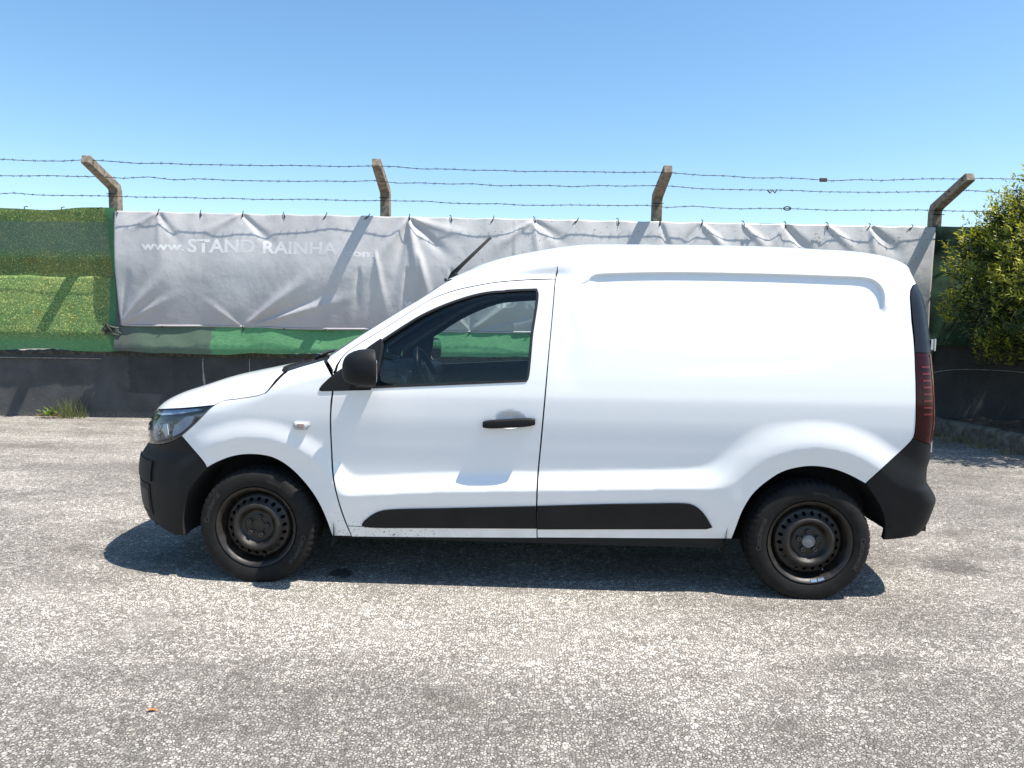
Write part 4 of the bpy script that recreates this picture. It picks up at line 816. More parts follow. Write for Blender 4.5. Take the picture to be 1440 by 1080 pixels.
def a_of_q(q):
    return np.where(q < 1, (q - 1) * 1.2, np.where(q < 2, (q - 1) * 2.9, 2.9 + (q - 2) * 0.45))
def q_of_a(a):
    return np.where(a < 0, a / 1.2 + 1, np.where(a < 2.9, a / 2.9 + 1, (a - 2.9) / 0.45 + 2))
def a_from_u(u, z):
    uf = BODY.uf(z); lf = Lf(z); ur = BODY.ur(z); lr = Lr(z)
    t = np.where(u < 1.65, (u - uf - lf) / (1.65 - uf - lf) * .4, .4 + (u - 1.65) / (ur - lr - 1.65) * .6)
    q = np.where(u < uf + lf, qof(u, z), 1 + np.clip(t, 0, 1))
    return a_of_q(q)
def eval_dom(dom, x, z):
    """domain point -> van-local (x=length, y=-side, z)"""
    if dom == 'q':
        u, w = S(BODY, np.clip(q_of_a(x), 0, 3), z)
    else:
        u = x; w = side_w(x, z)
    return np.stack([u, -w, z + 0 * u], -1)
def nrm_dom(dom, x, z):
    e = 6e-4
    if dom == 'q':
        xa = np.maximum(x - e, -1.2); xb = np.minimum(x + e, 3.35)
    else: xa, xb = x - e, x + e
    du = eval_dom(dom, xb, z) - eval_dom(dom, xa, z)
    za = z - e; zb = np.minimum(z + e, ZT)
    dz = eval_dom(dom, x, zb) - eval_dom(dom, x, za)
    n = np.cross(du, dz); L = np.linalg.norm(n, axis=-1, keepdims=True)
    return n / np.maximum(L, 1e-12)

def inset(poly, g, free):
    P = np.array(poly); n = len(P); out = P.copy()
    area = 0.5 * np.sum(P[:, 0] * np.roll(P[:, 1], -1) - np.roll(P[:, 0], -1) * P[:, 1]); sg = 1 if area > 0 else -1
    for i in range(n):
        if free[i]: continue
        N = np.zeros(2)
        for a, b in ((P[i-1], P[i]), (P[i], P[(i+1) % n])):
            d = b - a; L = np.hypot(*d)
            if L > 1e-9: N += np.array([-d[1], d[0]]) / L * sg
        L = np.hypot(*N)
        if L > 1e-6: out[i] = P[i] + N / L * g * min(1.6, 2 / max(L, .7))
    return out

def panel_geo(dom, outline, holes=(), h=0.02, gap=0.0022, off=0.0, depth=0.014, flange=True, free_fn=None, holegap=0.0, lines=()):
    P = np.array(outline, float)
    if dom == 'q':
        free = (np.abs(P[:, 1] - ZT) < 1e-4) | (P[:, 0] < 1e-4) | (P[:, 0] > 2.9999)
        P[:, 0] = a_of_q(P[:, 0])
    else:
        free = np.zeros(len(P), bool)
    if free_fn is not None: free |= np.array([free_fn(p) for p in outline])
    P = inset(P, gap, free)
    H = [np.array(hh, float) for hh in holes]
    H = [inset(hh, -holegap, np.zeros(len(hh), bool)) if holegap else hh for hh in H]
    x0, z0 = P.min(0); x1, z1 = P.max(0)
    gx, gz = np.meshgrid(np.arange(x0 + h/2, x1, h), np.arange(z0 + h/2, z1, h * 0.87))
    gx[1::2] += h / 2
    gx = gx.ravel(); gz = gz.ravel()
    ok = inpoly(gx, gz, P) & (polyline_dist(gx, gz, np.vstack([P, P[:1]])) > h * 0.45)
    for hh in H: ok &= ~inpoly(gx, gz, hh) & (polyline_dist(gx, gz, np.vstack([hh, hh[:1]])) > h * 0.45)
    verts = [tuple(p) for p in P]; edges = [(i, (i + 1) % len(P)) for i in range(len(P))]
    for hh in H:
        n0 = len(verts); verts += [tuple(p) for p in hh]; edges += [(n0 + i, n0 + (i + 1) % len(hh)) for i in range(len(hh))]
    keep_pts = np.ones(ok.sum(), bool); px_ = gx[ok]; pz_ = gz[ok]
    for ln in lines:                              # style lines become real mesh edges
        L = np.array(ln, float)
        if dom == 'q': L[:, 0] = a_from_u(L[:, 0], L[:, 1])
        keep_pts &= polyline_dist(px_, pz_, L) > h * .4
        n0 = len(verts); verts += [tuple(q_) for q_ in L]; edges += [(n0 + i, n0 + i + 1) for i in range(len(L) - 1)]
    verts += list(zip(px_[keep_pts], pz_[keep_pts]))
    ov, oe, of, *_ = delaunay_2d_cdt([Vector(p) for p in verts], edges, [], 0, 1e-6)
    V = np.array([(p[0], p[1]) for p in ov]); F = np.array([f for f in of if len(f) == 3])
    C = V[F].mean(1); keep = inpoly(C[:, 0], C[:, 1], P)
    for hh in H: keep &= ~inpoly(C[:, 0], C[:, 1], hh)
    F = F[keep]
    a = V[F[:, 1]] - V[F[:, 0]]; b = V[F[:, 2]] - V[F[:, 0]]; ar = a[:, 0]*b[:, 1] - a[:, 1]*b[:, 0]
    F = F[np.abs(ar) > 1e-10]; ar = ar[np.abs(ar) > 1e-10]; F[ar < 0] = F[ar < 0][:, ::-1]
    P3 = eval_dom(dom, V[:, 0], V[:, 1]); N3 = nrm_dom(dom, V[:, 0], V[:, 1])
    P3 = P3 + N3 * off
    vs = P3; ns = N3; fs = F.tolist(); nf = len(fs)
    if flange:
        cnt = {}
        for t in F:
            for i in range(3):
                e = (int(t[i]), int(t[(i+1) % 3])); cnt[e] = 1
        bd = [e for e in cnt if (e[1], e[0]) not in cnt]
        def fr(i):
            if dom != 'q': return False
            return abs(V[i, 1] - ZT) < 1e-4 or V[i, 0] < -1.1999 or V[i, 0] > 3.3499
        bd = [e for e in bd if not (fr(e[0]) and fr(e[1]))]
        base = len(vs); ev = []; en = []
        for i, j in bd:
            t3 = P3[j] - P3[i]; o3 = np.cross(t3, N3[i] + N3[j]); L = np.linalg.norm(o3); o3 = o3 / L if L > 0 else N3[i]
            k = base + len(ev)
            ev += [P3[i], P3[j], P3[j] - N3[j] * depth, P3[i] - N3[i] * depth]; en += [o3] * 4
            fs.append([k, k + 3, k + 2, k + 1])
        if ev: vs = np.vstack([vs, ev]); ns = np.vstack([ns, en])
    return vs, ns, fs, nf

def mirror_geo(g):
    v, n, f, nf = g; s = np.array([1, -1, 1.0])
    return v * s, n * s, [list(t)[::-1] for t in f], nf
def join_geo(*gs):
    V = []; N = []; F = []; E = []; k = 0
    for v, n, f, nf in gs:
        V.append(v); N.append(n); F += [[i + k for i in t] for t in f[:nf]]; E += [[i + k for i in t] for t in f[nf:]]; k += len(v)
    return np.vstack(V), np.vstack(N), F + E, len(F)
def geo_obj(name, g, mat, parent):
    v, n, f, nf = g
    me = bpy.data.meshes.new(name); me.from_pydata(v.tolist(), [], f); me.update()
    me.polygons.foreach_set("use_smooth", [True] * len(me.polygons))
    me.normals_split_custom_set_from_vertices(n.tolist())
    me.materials.append(mat)
    if mat is M['paint'] and nf < len(f):         # folded edges black: shade inside the shut-lines put into colour
        me.materials.append(M['rubber']); mi = np.zeros(len(f), np.int32); mi[nf:] = 1; me.polygons.foreach_set("material_index", mi)
    o = bpy.data.objects.new(name, me); col.objects.link(o); o.parent = parent
    return o
def both(name, g, mat, parents):
    """near and far copy; parents = (near parent, far parent)"""
    return geo_obj(name, g, mat, parents[0]), geo_obj(name, mirror_geo(g), mat, parents[1])
def mirrored(mb):
    m2 = MB(); m2.v = [(x, -y, z) for x, y, z in mb.v]; m2.f = [tuple(f)[::-1] for f in mb.f]; return m2

VANX, VANY, YAW = -1.27241, 4.58785, 0.0464145
van = empty("delivery_van", (VANX, VANY, 0), -YAW)
tag(van, "white compact delivery van with black bumpers parked on the asphalt", "van")
VV = (van, van)

# --- painted panels
def crease_line(u0, u1, n):
    uu = np.linspace(u0, u1, n); out = []
    for u_ in uu:
        zz = np.linspace(1.0, .3, 1400); d_ = crease_d(u_ + 0 * zz, zz); k = np.argmax(d_ <= 0); out.append((u_, zz[k]))
    return out
REC_A = np.array(REC); kz = (REC_A[:, 1] > 1.45) & (REC_A[:, 0] > 1.66)
top_rec = REC_A[kz]; i0 = int(np.argmin(top_rec[:, 0])); top_rec = np.roll(top_rec, -i0, 0); top_rec = top_rec[np.r_[True, np.hypot(*np.diff(top_rec, axis=0).T) > .004]]
def offs(L, d):
    t_ = np.gradient(L, axis=0); t_ /= np.maximum(np.linalg.norm(t_, axis=1, keepdims=True), 1e-9); return L + np.stack([-t_[:, 1], t_[:, 0]], 1) * d
fenders = both("fender", panel_geo('q', DQ['fender'], h=.016, gap=.003, depth=.03, lines=[crease_line(-.36, .44, 70)]), M['paint'], VV)
WIN = DU['window']
doors = both("door", panel_geo('u', DU['door'], [WIN], h=.014, gap=.003, depth=.03, lines=[crease_line(.47, 1.44, 60)]), M['paint'], VV)
panels = both("side_panel", panel_geo('q', DQ['quarter'], h=.013, gap=.003, depth=.03, lines=[crease_line(1.46, 3.12, 130), top_rec, offs(top_rec, .007), offs(top_rec, -.007)]), M['paint'], VV)
sills = both("sill", panel_geo('u', DU['sill'], h=.03, gap=.0008), M['paint'], VV)
bonnet_g = panel_geo('q', DQ['bonnet'], h=.022, gap=.003, depth=.03)
geo_obj("bonnet", join_geo(bonnet_g, mirror_geo(bonnet_g)), M['paint'], van)
rs = panel_geo('q', DQ['roofside'], h=.018, gap=.003, depth=.03); th = panel_geo('q', DQ['tailhead'], h=.02, gap=.0)
qq = np.concatenate([np.linspace(0, 1, 40), np.linspace(1.02, 2, 60), np.linspace(2.03, 3, 36)]); rh = 1 - np.linspace(0, 1, 26) ** 1.7
QQ, RH = np.meshgrid(qq, rh)
u0, w0 = S(BODY, QQ, ZT + 0 * QQ); uc = np.clip(u0, 1.75, 2.9)
U2 = uc + (u0 - uc) * RH; W2 = w0 * RH; Z2 = ZT + np.maximum(BODY.h(u0), .012) * (1 - RH ** 2.2) ** .62
dome_v = np.stack([U2, -W2, Z2], -1)
dn = np.cross(np.gradient(dome_v, axis=1), np.gradient(dome_v, axis=0)); dn /= np.maximum(np.linalg.norm(dn, axis=-1, keepdims=True), 1e-9)
dn[dn[..., 2] < 0] *= -1
dn[0] = nrm_dom('q', a_of_q(qq), ZT + 0 * qq) * .5 + dn[0] * .5
ii = np.arange(QQ.size).reshape(QQ.shape)
dome_f = np.stack([ii[:-1, :-1], ii[:-1, 1:], ii[1:, 1:], ii[1:, :-1]], -1).reshape(-1, 4).tolist()
dome = (dome_v.reshape(-1, 3), dn.reshape(-1, 3), dome_f, len(dome_f))
roof = geo_obj("roof", join_geo(rs, mirror_geo(rs), th, mirror_geo(th), dome, mirror_geo(dome)), M['paint'], van)
rear_doors = both("rear_door", panel_geo('q', DQ['reardoor'], h=.03, gap=.003), M['paint'], VV)

# --- black plastic
bump_g = panel_geo('q', DQ['bumper'], h=.02, gap=.0015, depth=.03)
fb_o = geo_obj("front_bumper", join_geo(bump_g, mirror_geo(bump_g)), M['plastic'], van)
rb_g = panel_geo('q', DQ['rbumper'], h=.02, gap=.0015, depth=.03)
rb_o = geo_obj("rear_bumper", join_geo(rb_g, mirror_geo(rb_g)), M['plastic'], van)
gr_poly = [(0, .672), (.1, .672), (.2, .672), (.3, .671), (.368, .670), (.368, .70), (.368, .75), (.368, .80), (.368, .846), (.3, .851), (.2, .856), (.1, .858), (0, .858), (0, .8), (0, .73)]
gg = panel_geo('q', gr_poly, h=.03, off=-.012); grille = geo_obj("grille", join_geo(gg, mirror_geo(gg)), M['plastic'], van)
for zc in (.70, .735, .77, .805, .838):
    bar = panel_geo('q', [(0, zc-.006), (.12, zc-.006), (.24, zc-.006), (.355, zc-.006), (.355, zc+.006), (.24, zc+.006), (.12, zc+.006), (0, zc+.006)], h=.04, gap=0, off=.0, depth=.014)
    geo_obj("grille_bar", join_geo(bar, mirror_geo(bar)), M['chrome' if zc > .83 else 'plastic'], grille)
cg = panel_geo('q', DQ['cowl'], h=.03, off=-.012); geo_obj("cowl", join_geo(cg, mirror_geo(cg)), M['plastic'], van)
tq = both("side_moulding", panel_geo('u', DU['trimQ'], h=.02, gap=.001, off=.009, depth=.012), M['plastic'], VV)
both("side_moulding", panel_geo('u', DU['trimD'], h=.02, gap=.001, off=.009, depth=.012), M['plastic'], doors)
both("pillar_trim", panel_geo('q', DQ['pillartrim'], h=.02, off=.001), plain("dark_gloss_trim", (0.010, 0.0125, 0.017), 0.36, spec=.3), VV)

# lower bumper insert with the recessed grip and fog lamp blank
def ins_q(q0, q1, za, zb, n=6):
    return ([(q0 + (q1-q0)*i/n, za) for i in range(n+1)] + [(q1, za + (zb-za)*i/n) for i in range(1, n+1)] +
            [(q1 + (q0-q1)*i/n, zb) for i in range(1, n+1)] + [(q0, zb + (za-zb)*i/n) for i in range(1, n)])
for nm, poly, off in (("bumper_insert", ins_q(.30, .615, .49, .600), .009), ("bumper_insert", ins_q(.26, .59, .30, .470), .0055)):
    both(nm, panel_geo('q', poly, h=.02, gap=0, off=off, depth=.012), M['plastic'], (fb_o, fb_o))
both("fog_lamp_blank", panel_geo('q', ins_q(.40, .575, .325, .440), h=.02, gap=0, off=.0075, depth=.004), M['rubber'], (fb_o, fb_o))
mid_g = panel_geo('q', [(0, .33), (.1, .33), (.22, .33), (.22, .48), (.22, .58), (.1, .58), (0, .58), (0, .45)], h=.03, gap=0, off=.004)
geo_obj("lower_grille", join_geo(mid_g, mirror_geo(mid_g)), M['rubber'], fb_o)

# --- glass
wsg = panel_geo('q', DQ['windscreen'], h=.03, flange=False, off=-.004); geo_obj("windscreen", join_geo(wsg, mirror_geo(wsg)), M['screen'], van)
WINP = np.array(WIN)
win_in = inset(WINP, .011, np.zeros(len(WINP), bool))
fr_g = panel_geo('u', [tuple(p) for p in inset(WINP, .0006, np.zeros(len(WINP), bool))], [win_in], h=.02, gap=0, off=.003, depth=.024)
both("window_seal", fr_g, M['rubber'], doors)
both("window_glass", panel_geo('u', [tuple(p) for p in win_in], h=.03, gap=-.004, off=-.012, flange=False), M['glass'], doors)

# --- mirror sail: front tip belongs to the fender line, the rest to the door
sailo = both("mirror_sail", panel_geo('u', DU['sail'], h=.02, gap=0, off=.004, depth=.012), M['plastic'], doors)

# --- head lamps
HL = DQ['headlight']; HLA = np.array(HL)
lamps = both("headlight", panel_geo('q', HL, h=.016, off=-.050, gap=.004, flange=False), M['lampdark'], VV)
hl_c = HLA.mean(0)
def shrink(poly, k, c=None):
    P = np.array(poly); c = P.mean(0) if c is None else np.array(c); return [tuple(c + (p - c) * k) for p in P]
def strip(pts_lo, pts_hi): return pts_lo + pts_hi[::-1]
both("lamp_lens", panel_geo('q', HL, h=.016, off=0.0, gap=.0025, flange=False), M['lens'], lamps)
ringg = panel_geo('q', HL, [np.column_stack([a_of_q(np.array(shrink(HL, .94))[:, 0]), np.array(shrink(HL, .94))[:, 1]])], h=.02, off=-.008, gap=.003, depth=.040)
both("lamp_housing", ringg, M['lampdark'], lamps)
sky_strip = [(.42, .835), (.5, .843), (.6, .856), (.7, .872), (.78, .890), (.80, .902), (.76, .902), (.68, .889), (.58, .875), (.48, .862), (.42, .852)]
both("sky_reflection_strip", panel_geo('q', sky_strip, h=.02, off=-.009, gap=0, depth=.01), M['lampblue'], lamps)  # top strip: sky reflection on the lens, put into pale blue
for nm_, poly_ in (("lamp_guide", [(.405, .80), (.44, .81), (.50, .775), (.545, .72), (.56, .705), (.54, .698), (.50, .705), (.455, .755), (.42, .782)]),
                   ("lamp_guide", [(.585, .80), (.62, .808), (.655, .77), (.668, .745), (.645, .735), (.618, .765)])):
    both(nm_, panel_geo('q', poly_, h=.02, off=-.016, gap=0, depth=.015), M['lampwhite'], lamps)
refl = [(.40, .695), (.50, .70), (.60, .712), (.67, .735), (.705, .775), (.68, .835), (.58, .838), (.48, .825), (.40, .81)]
both("reflector", panel_geo('q', refl, h=.02, off=-.034, gap=0, depth=.02), M['chrome'], lamps)
turn = [(.71, .742), (.76, .770), (.795, .82), (.79, .862), (.74, .856), (.715, .82), (.70, .78)]
both("turn_reflector", panel_geo('q', turn, h=.02, off=-.012, gap=0, depth=.02), M['lampblue'], lamps)
low = [(.40, .678), (.5, .682), (.6, .692), (.68, .712), (.74, .742), (.73, .752), (.67, .726), (.59, .704), (.5, .695), (.40, .692)]
both("lamp_rim", panel_geo('q', low, h=.02, off=-.016, gap=0, depth=.03), M['chrome'], lamps)
for s_, prt in ((1, lamps[0]), (-1, lamps[1])):
    for qx, zx, r in ((.52, .765, .045), (.63, .78, .038)):
        p = eval_dom('q', np.array([a_of_q(np.array(qx))]), np.array([zx]))[0]; nn = nrm_dom('q', np.array([a_of_q(np.array(qx))]), np.array([zx]))[0]
        c = Vector(p - nn * .035); nv = Vector(nn)
        m = MB(); m.lathe_y([(r, -.012), (r*.9, -.008), (r*.6, .018), (r*.25, .028), (0.001, .03)], 20)
        R = nv.to_track_quat('-Y', 'Z').to_matrix().to_4x4()
        m.v = [tuple(c + (R @ Vector(v))) for v in m.v]
        if s_ < 0: m = mirrored(m)
        m.build("projector_bowl", M['chrome'], prt, smooth=True)

# --- tail lamps
tl = both("tail_lamp", panel_geo('q', DQ['taillamp'], h=.018, off=.002, gap=.001, depth=.02), M['redlens'], VV)
for k in range(8):
    zc = 1.178 - k * 0.0325
    both("light_bar", panel_geo('q', ins_q(2.035, 2.15, zc - .0045, zc + .0045, 4), h=.02, off=.0045, gap=0, depth=.004), M['redbar'], tl)
both("lamp_edge", panel_geo('q', ins_q(2.19, 2.225, .815, 1.238, 10), h=.02, off=.004, gap=0, depth=.004), M['rededge'], tl)
for z0, w0_ in ((1.285, .79), (.785, .82)):       # rear door hinges
    for s_ in (-1, 1):
        yo = .790 if z0 < 1 else .762
        m = MB(); m.box((3.375, -yo, z0 - .026), (3.398, -yo + .05, z0 + .026)); m.tube([(3.392, -yo - .001, z0 - .030), (3.392, -yo - .001, z0 + .030)], .006, 8)
        if s_ > 0: m = mirrored(m)
        m.build("hinge", M['alu'], rear_doors[0 if s_ < 0 else 1], bevel=.004)

# --- side repeater, handle
for s_, prt in ((1, fenders[0]), (-1, fenders[1])):
    w_ = float(side_w(np.array(.25), np.array(.83)))
    m = MB(); rings = []
    for k, (o_, sc) in enumerate(((-.004, 1.0), (.010, .96), (.020, .72), (.023, .55))):
        rings.append([(.252 + x_ * sc, -(w_ + o_), .829 + (z_ * sc - (.004 if k > 1 else 0))) for x_, z_ in ((-.042, .016), (-.034, .022), (.040, .022), (.044, .006), (.028, -.020), (-.030, -.020), (-.042, -.008))])
    m.loft(rings)
    if s_ < 0: m = mirrored(m)
    o = m.build("side_indicator", M['marker'], prt, bevel=.003)
    m = MB(); m.box((.235, -(w_ + .025), .822), (.272, -(w_ + .020), .842))
    if s_ < 0: m = mirrored(m)
    m.build("indicator_lens", M['amber'], o, bevel=.003)
for s_, prt in ((1, doors[0]), (-1, doors[1])):
    hu = np.linspace(1.172, 1.432, 15); rings = []
    for k, uu in enumerate(hu):
        e = abs(k - 7) / 7; zc = .867 + (uu - 1.3) * .075
        wz = float(side_w(np.array(1.19 if uu < 1.3 else 1.42), np.array(zc)))
        outw = wz + .019 - .006 * e ** 3; th_ = .0185 * (1 - .15 * e ** 4); hh = .0215 * (1 - .35 * e ** 6)
        rings.append([(uu, -(outw + a), zc + b) for a, b in rrect(0, 0, th_, hh, .0085, 3)])
    m = MB(); m.loft(rings)
    for uu in (1.19, 1.415):
        wz = float(side_w(np.array(uu), np.array(.87))); m.box((uu - .014, -(wz + .025), .852 + (uu-1.3)*.075), (uu + .014, -(wz - .006), .882 + (uu-1.3)*.075))
    if s_ < 0: m = mirrored(m)
    m.build("door_handle", M['plastic'], prt, smooth=True, auto=40)

# --- door mirrors
def mirror_unit(s_, prt):
    rings = []
    prof = [(.498, .08, .30), (.503, .34, .50), (.513, .56, .66), (.530, .75, .80), (.552, .88, .90), (.580, .96, .97), (.612, 1.0, 1.0), (.640, 1.0, 1.0), (.652, .97, .985), (.656, .92, .95)]
    for uu, kw, kz in prof:
        cw = .985 - .010 * (1 - kw); cz = 1.142 - .030 * (1 - kz)
        pts = rrect(0, 0, .092 * kw, .086 * kz, min(.070 * kz, .098 * kw * .95), 7)
        k2 = np.clip((uu - .50) / .12, 0, 1)
        rings.append([(uu + a * .34 * k2, -(cw + a), cz + b * (1 + .05 * (b < 0))) for a, b in pts])
    m = MB(); m.loft(rings)
    if s_ < 0: m = mirrored(m)
    o = m.build("door_mirror", M['plastic'], prt, smooth=True, auto=50)
    m = MB(); m.loft([[(.6562 + a * .34, -(.985 + a), 1.14 + b) for a, b in rrect(0, 0, .078, .072, .045, 5)], [(.6585 + a * .34, -(.985 + a), 1.14 + b) for a, b in rrect(0, 0, .076, .070, .045, 5)]])
    if s_ < 0: m = mirrored(m)
    m.build("mirror_glass", M['mirror'], o)
    m = MB(); m.loft([[(.575 + a * 1.0, -.845, 1.062 + b * .9) for a, b in rrect(0, 0, .055, .040, .015, 3)], [(.580 + a, -.90, 1.062 + b * .75) for a, b in rrect(0, 0, .050, .036, .014, 3)], [(.590 + a, -.935, 1.075 + b * .8) for a, b in rrect(0, 0, .045, .036, .014, 3)]])
    if s_ < 0: m = mirrored(m)
    m.build("mirror_arm", M['plastic'], o, smooth=True, auto=50)
mirror_unit(1, doors[0]); mirror_unit(-1, doors[1])

# --- aerial, wipers
m = MB(); m.loft([[(.905 + a, b, 1.615 + (a) * .55 + zz) for a, b in rrect(0, 0, .032 * k, .018 * k, .015 * k, 4)] for zz, k in ((0, 1), (.022, .9), (.040, .5))])
ae = m.build("aerial", M['plastic'], roof, smooth=True, auto=50)
m = MB(); m.tube([(.90, 0, 1.64), (.955, 0, 1.695), (1.133, 0, 1.866)], [.016, .012, .0085], 8); m.build("aerial_rod", M['under'], ae, smooth=True)
for wy in (-.56, -.05):
    m = MB(); pts = []
    for k in range(9):
        q_ = .0; yy = wy + k * .058; u_ = float(BODY.uf(1.165)) + .014 + .10 * abs(yy) ** 2.2
        pts.append((u_ - .02 + .01*k/8, yy, 1.172 + .010 * math.sin(k / 8 * 3.1)))
    m.tube(pts, .009, 6); m.tube([pts[4], (pts[4][0] - .10, pts[4][1] + .05, 1.135)], .010, 6)
    m.build("wiper", M['rubber'], van, smooth=True)
# --- wheels: steel disc with a ring of holes, tyre, bolts
def wheel_disc_mesh():
    prof = pchip([0, .030, .034, .060, .074, .088, .100, .112, .120, .132, .150, .158, .168, .176, .184], [.030, .030, .030, .030, .034, .022, .004, -.002, .002, .014, .028, .030, .040, .060, .075])
    holes = []; nh = 22
    for k in range(nh):
        a = 2 * math.pi * k / nh; ca, sa = math.cos(a), math.sin(a)
        hh = []
        for j in range(12):
            b = 2 * math.pi * j / 12; rr = .1425 + .0108 * math.cos(b); tt = .0098 * math.sin(b)
            hh.append((rr * ca - tt * sa, rr * sa + tt * ca))
        holes.append(np.array(hh))
    outer = [(.178 * math.cos(2*math.pi*k/120), .178 * math.sin(2*math.pi*k/120)) for k in range(120)]
    verts = list(outer); edges = [(i, (i+1) % 120) for i in range(120)]
    for hh in holes:
        n0 = len(verts); verts += [tuple(p) for p in hh]; edges += [(n0+i, n0+(i+1) % 12) for i in range(12)]
    for r in np.arange(.006, .178, .006):
        nn = max(8, int(2*math.pi*r/.0065))
        for k in range(nn):
            p = (r*math.cos(2*math.pi*k/nn + r*40), r*math.sin(2*math.pi*k/nn + r*40))
            a = math.atan2(p[1], p[0]) * nh / 2 / math.pi; kk = round(a) % nh
            c = holes[kk].mean(0)
            if math.hypot(p[0]-c[0], p[1]-c[1]) > .0135: verts.append(p)
    ov, oe, of, *_ = delaunay_2d_cdt([Vector(p) for p in verts], edges, [], 0, 1e-7)
    V = np.array([(p[0], p[1]) for p in ov]); F = np.array([f for f in of if len(f) == 3])
    C = V[F].mean(1); keep = np.ones(len(F), bool)
    for hh in holes: keep &= ~inpoly(C[:, 0], C[:, 1], hh)
    F = F[keep]; r = np.hypot(V[:, 0], V[:, 1]); y = prof(r)
    mb = MB(); mb.add(np.stack([V[:, 0], y, V[:, 1]], -1).tolist(), F.tolist())
    # rim barrel with flange lips
    mb.lathe_y([(.176, .055), (.180, .045), (.186, .020), (.190, .008), (.198, .001), (.2045, -.0065), (.2085, -.0075), (.2100, -.004), (.2085, .006), (.200, .012), (.196, .05), (.180, .10), (.180, .165), (.206, .175)], 96)
    return mb.mesh("wheel")
def tyre_mesh(flat):
    # (r, y); y = 0 at the outer flange, .185 at the inner one
    side = [(.2105, .010), (.2115, .000), (.214, -.0045), (.222, -.008), (.240, -.0115), (.256, -.012), (.272, -.010), (.284, -.006), (.293, .001)]
    shoulder = [(.2985, .008), (.3025, .016), (.3040, .024)]
    tread = []
    for a, b, d in ((.030, .052, 0), (.055, .061, 1), (.064, .088, 0), (.091, .097, 1), (.100, .124, 0), (.127, .133, 1), (.136, .158, 0)):
        rr = .3055 if not d else .298
        tread += [(rr, a), (rr, b)]
    inner = [(r, .188 - y) for r, y in (side + shoulder)[::-1]]
    prof = side + shoulder + tread + inner
    n = 220; vs = []; fs = []; m = len(prof)
    lo, hi = 8, len(side) + len(shoulder) + 1
    for k in range(n):
        th = 2 * math.pi * k / n
        for i, (r, y) in enumerate(prof):
            if k % 4 == 0 and (lo <= i <= hi or m - 1 - hi <= i <= m - 1 - lo): r -= .0050
            vs.append((r * math.cos(th), y, r * math.sin(th)))
    for k in range(n):
        k2 = (k + 1) % n
        for i in range(m - 1): fs.append((k*m+i, k*m+i+1, k2*m+i+1, k2*m+i))
    if flat is not None:                          # squashed where it stands on the road
        o = []
        for x, y, z in vs:
            if z < -.22:
                d = max(0.0, -z - flat)
                if d > 0: z = -flat - 0.0; y += (-.006 if y < .09 else .006) * min(1, d / .012)
                y += (-.004 if y < .05 else 0) * max(0, (-.22 - z)) / .07
            o.append((x, y, z))
        vs = o
    mb = MB(); mb.add(vs, fs); return mb.mesh("tyre")
HUBZ = 0.2925
disc_me = wheel_disc_mesh(); disc_me.materials.append(M['steel'])
tyre_me = tyre_mesh(HUBZ - 0.002); tyre_me.materials.append(M['tyre'])
for me_ in (disc_me, tyre_me):
    me_.polygons.foreach_set("use_smooth", [True] * len(me_.polygons))
disc_me.set_sharp_from_angle(angle=math.radians(50)); tyre_me.set_sharp_from_angle(angle=math.radians(38))
mb = MB(); mb.lathe_y([(.0125, .03), (.0125, .018), (.0105, .015), (.0105, .010), (.006, .010), (.0055, .016), (.0005, .016)], 10); bolt_me = mb.mesh("wheel_bolt"); bolt_me.materials.append(M['bolt'])
mb = MB(); mb.lathe_y([(.033, .03), (.033, .016), (.030, .0125), (.012, .010), (.0005, .0095)], 28); cap_me = mb.mesh("hub_cap"); cap_me.materials.append(M['cap'])
mb = MB(); mb.lathe_y([(.036, .029), (.034, .026), (.031, .027), (.030, .036), (.014, .036), (.013, .033), (.0005, .033)], 28); nut_me = mb.mesh("hub_nut"); nut_me.materials.append(M['steel'])
mb = MB(); mb.lathe_y([(.135, .095), (.135, .13), (.001, .13)], 40); drum_me = mb.mesh("brake_drum"); drum_me.materials.append(M['under'])
def tyre_text(txt, r0, h, a_mid, y):
    m_ = bold_text(txt, h); vs = [(v.co.x, v.co.y) for v in m_.vertices]; a = min(v[0] for v in vs); b = max(v[0] for v in vs)
    for v in m_.vertices:
        r = r0 + v.co.y; th = a_mid - (v.co.x - (a + b) / 2) / r0
        bulge = 0.0
        v.co = (r * math.cos(th), y, r * math.sin(th))
    m_.materials.clear(); m_.materials.append(M['letter']); return m_
txt_me = [tyre_text("Continental", .2445, .024, a_, -.0135) for a_ in (math.radians(168), math.radians(-15))] + [tyre_text("185/65 R15", .247, .012, math.radians(78), -.0132)]
for m_ in txt_me: m_.update()

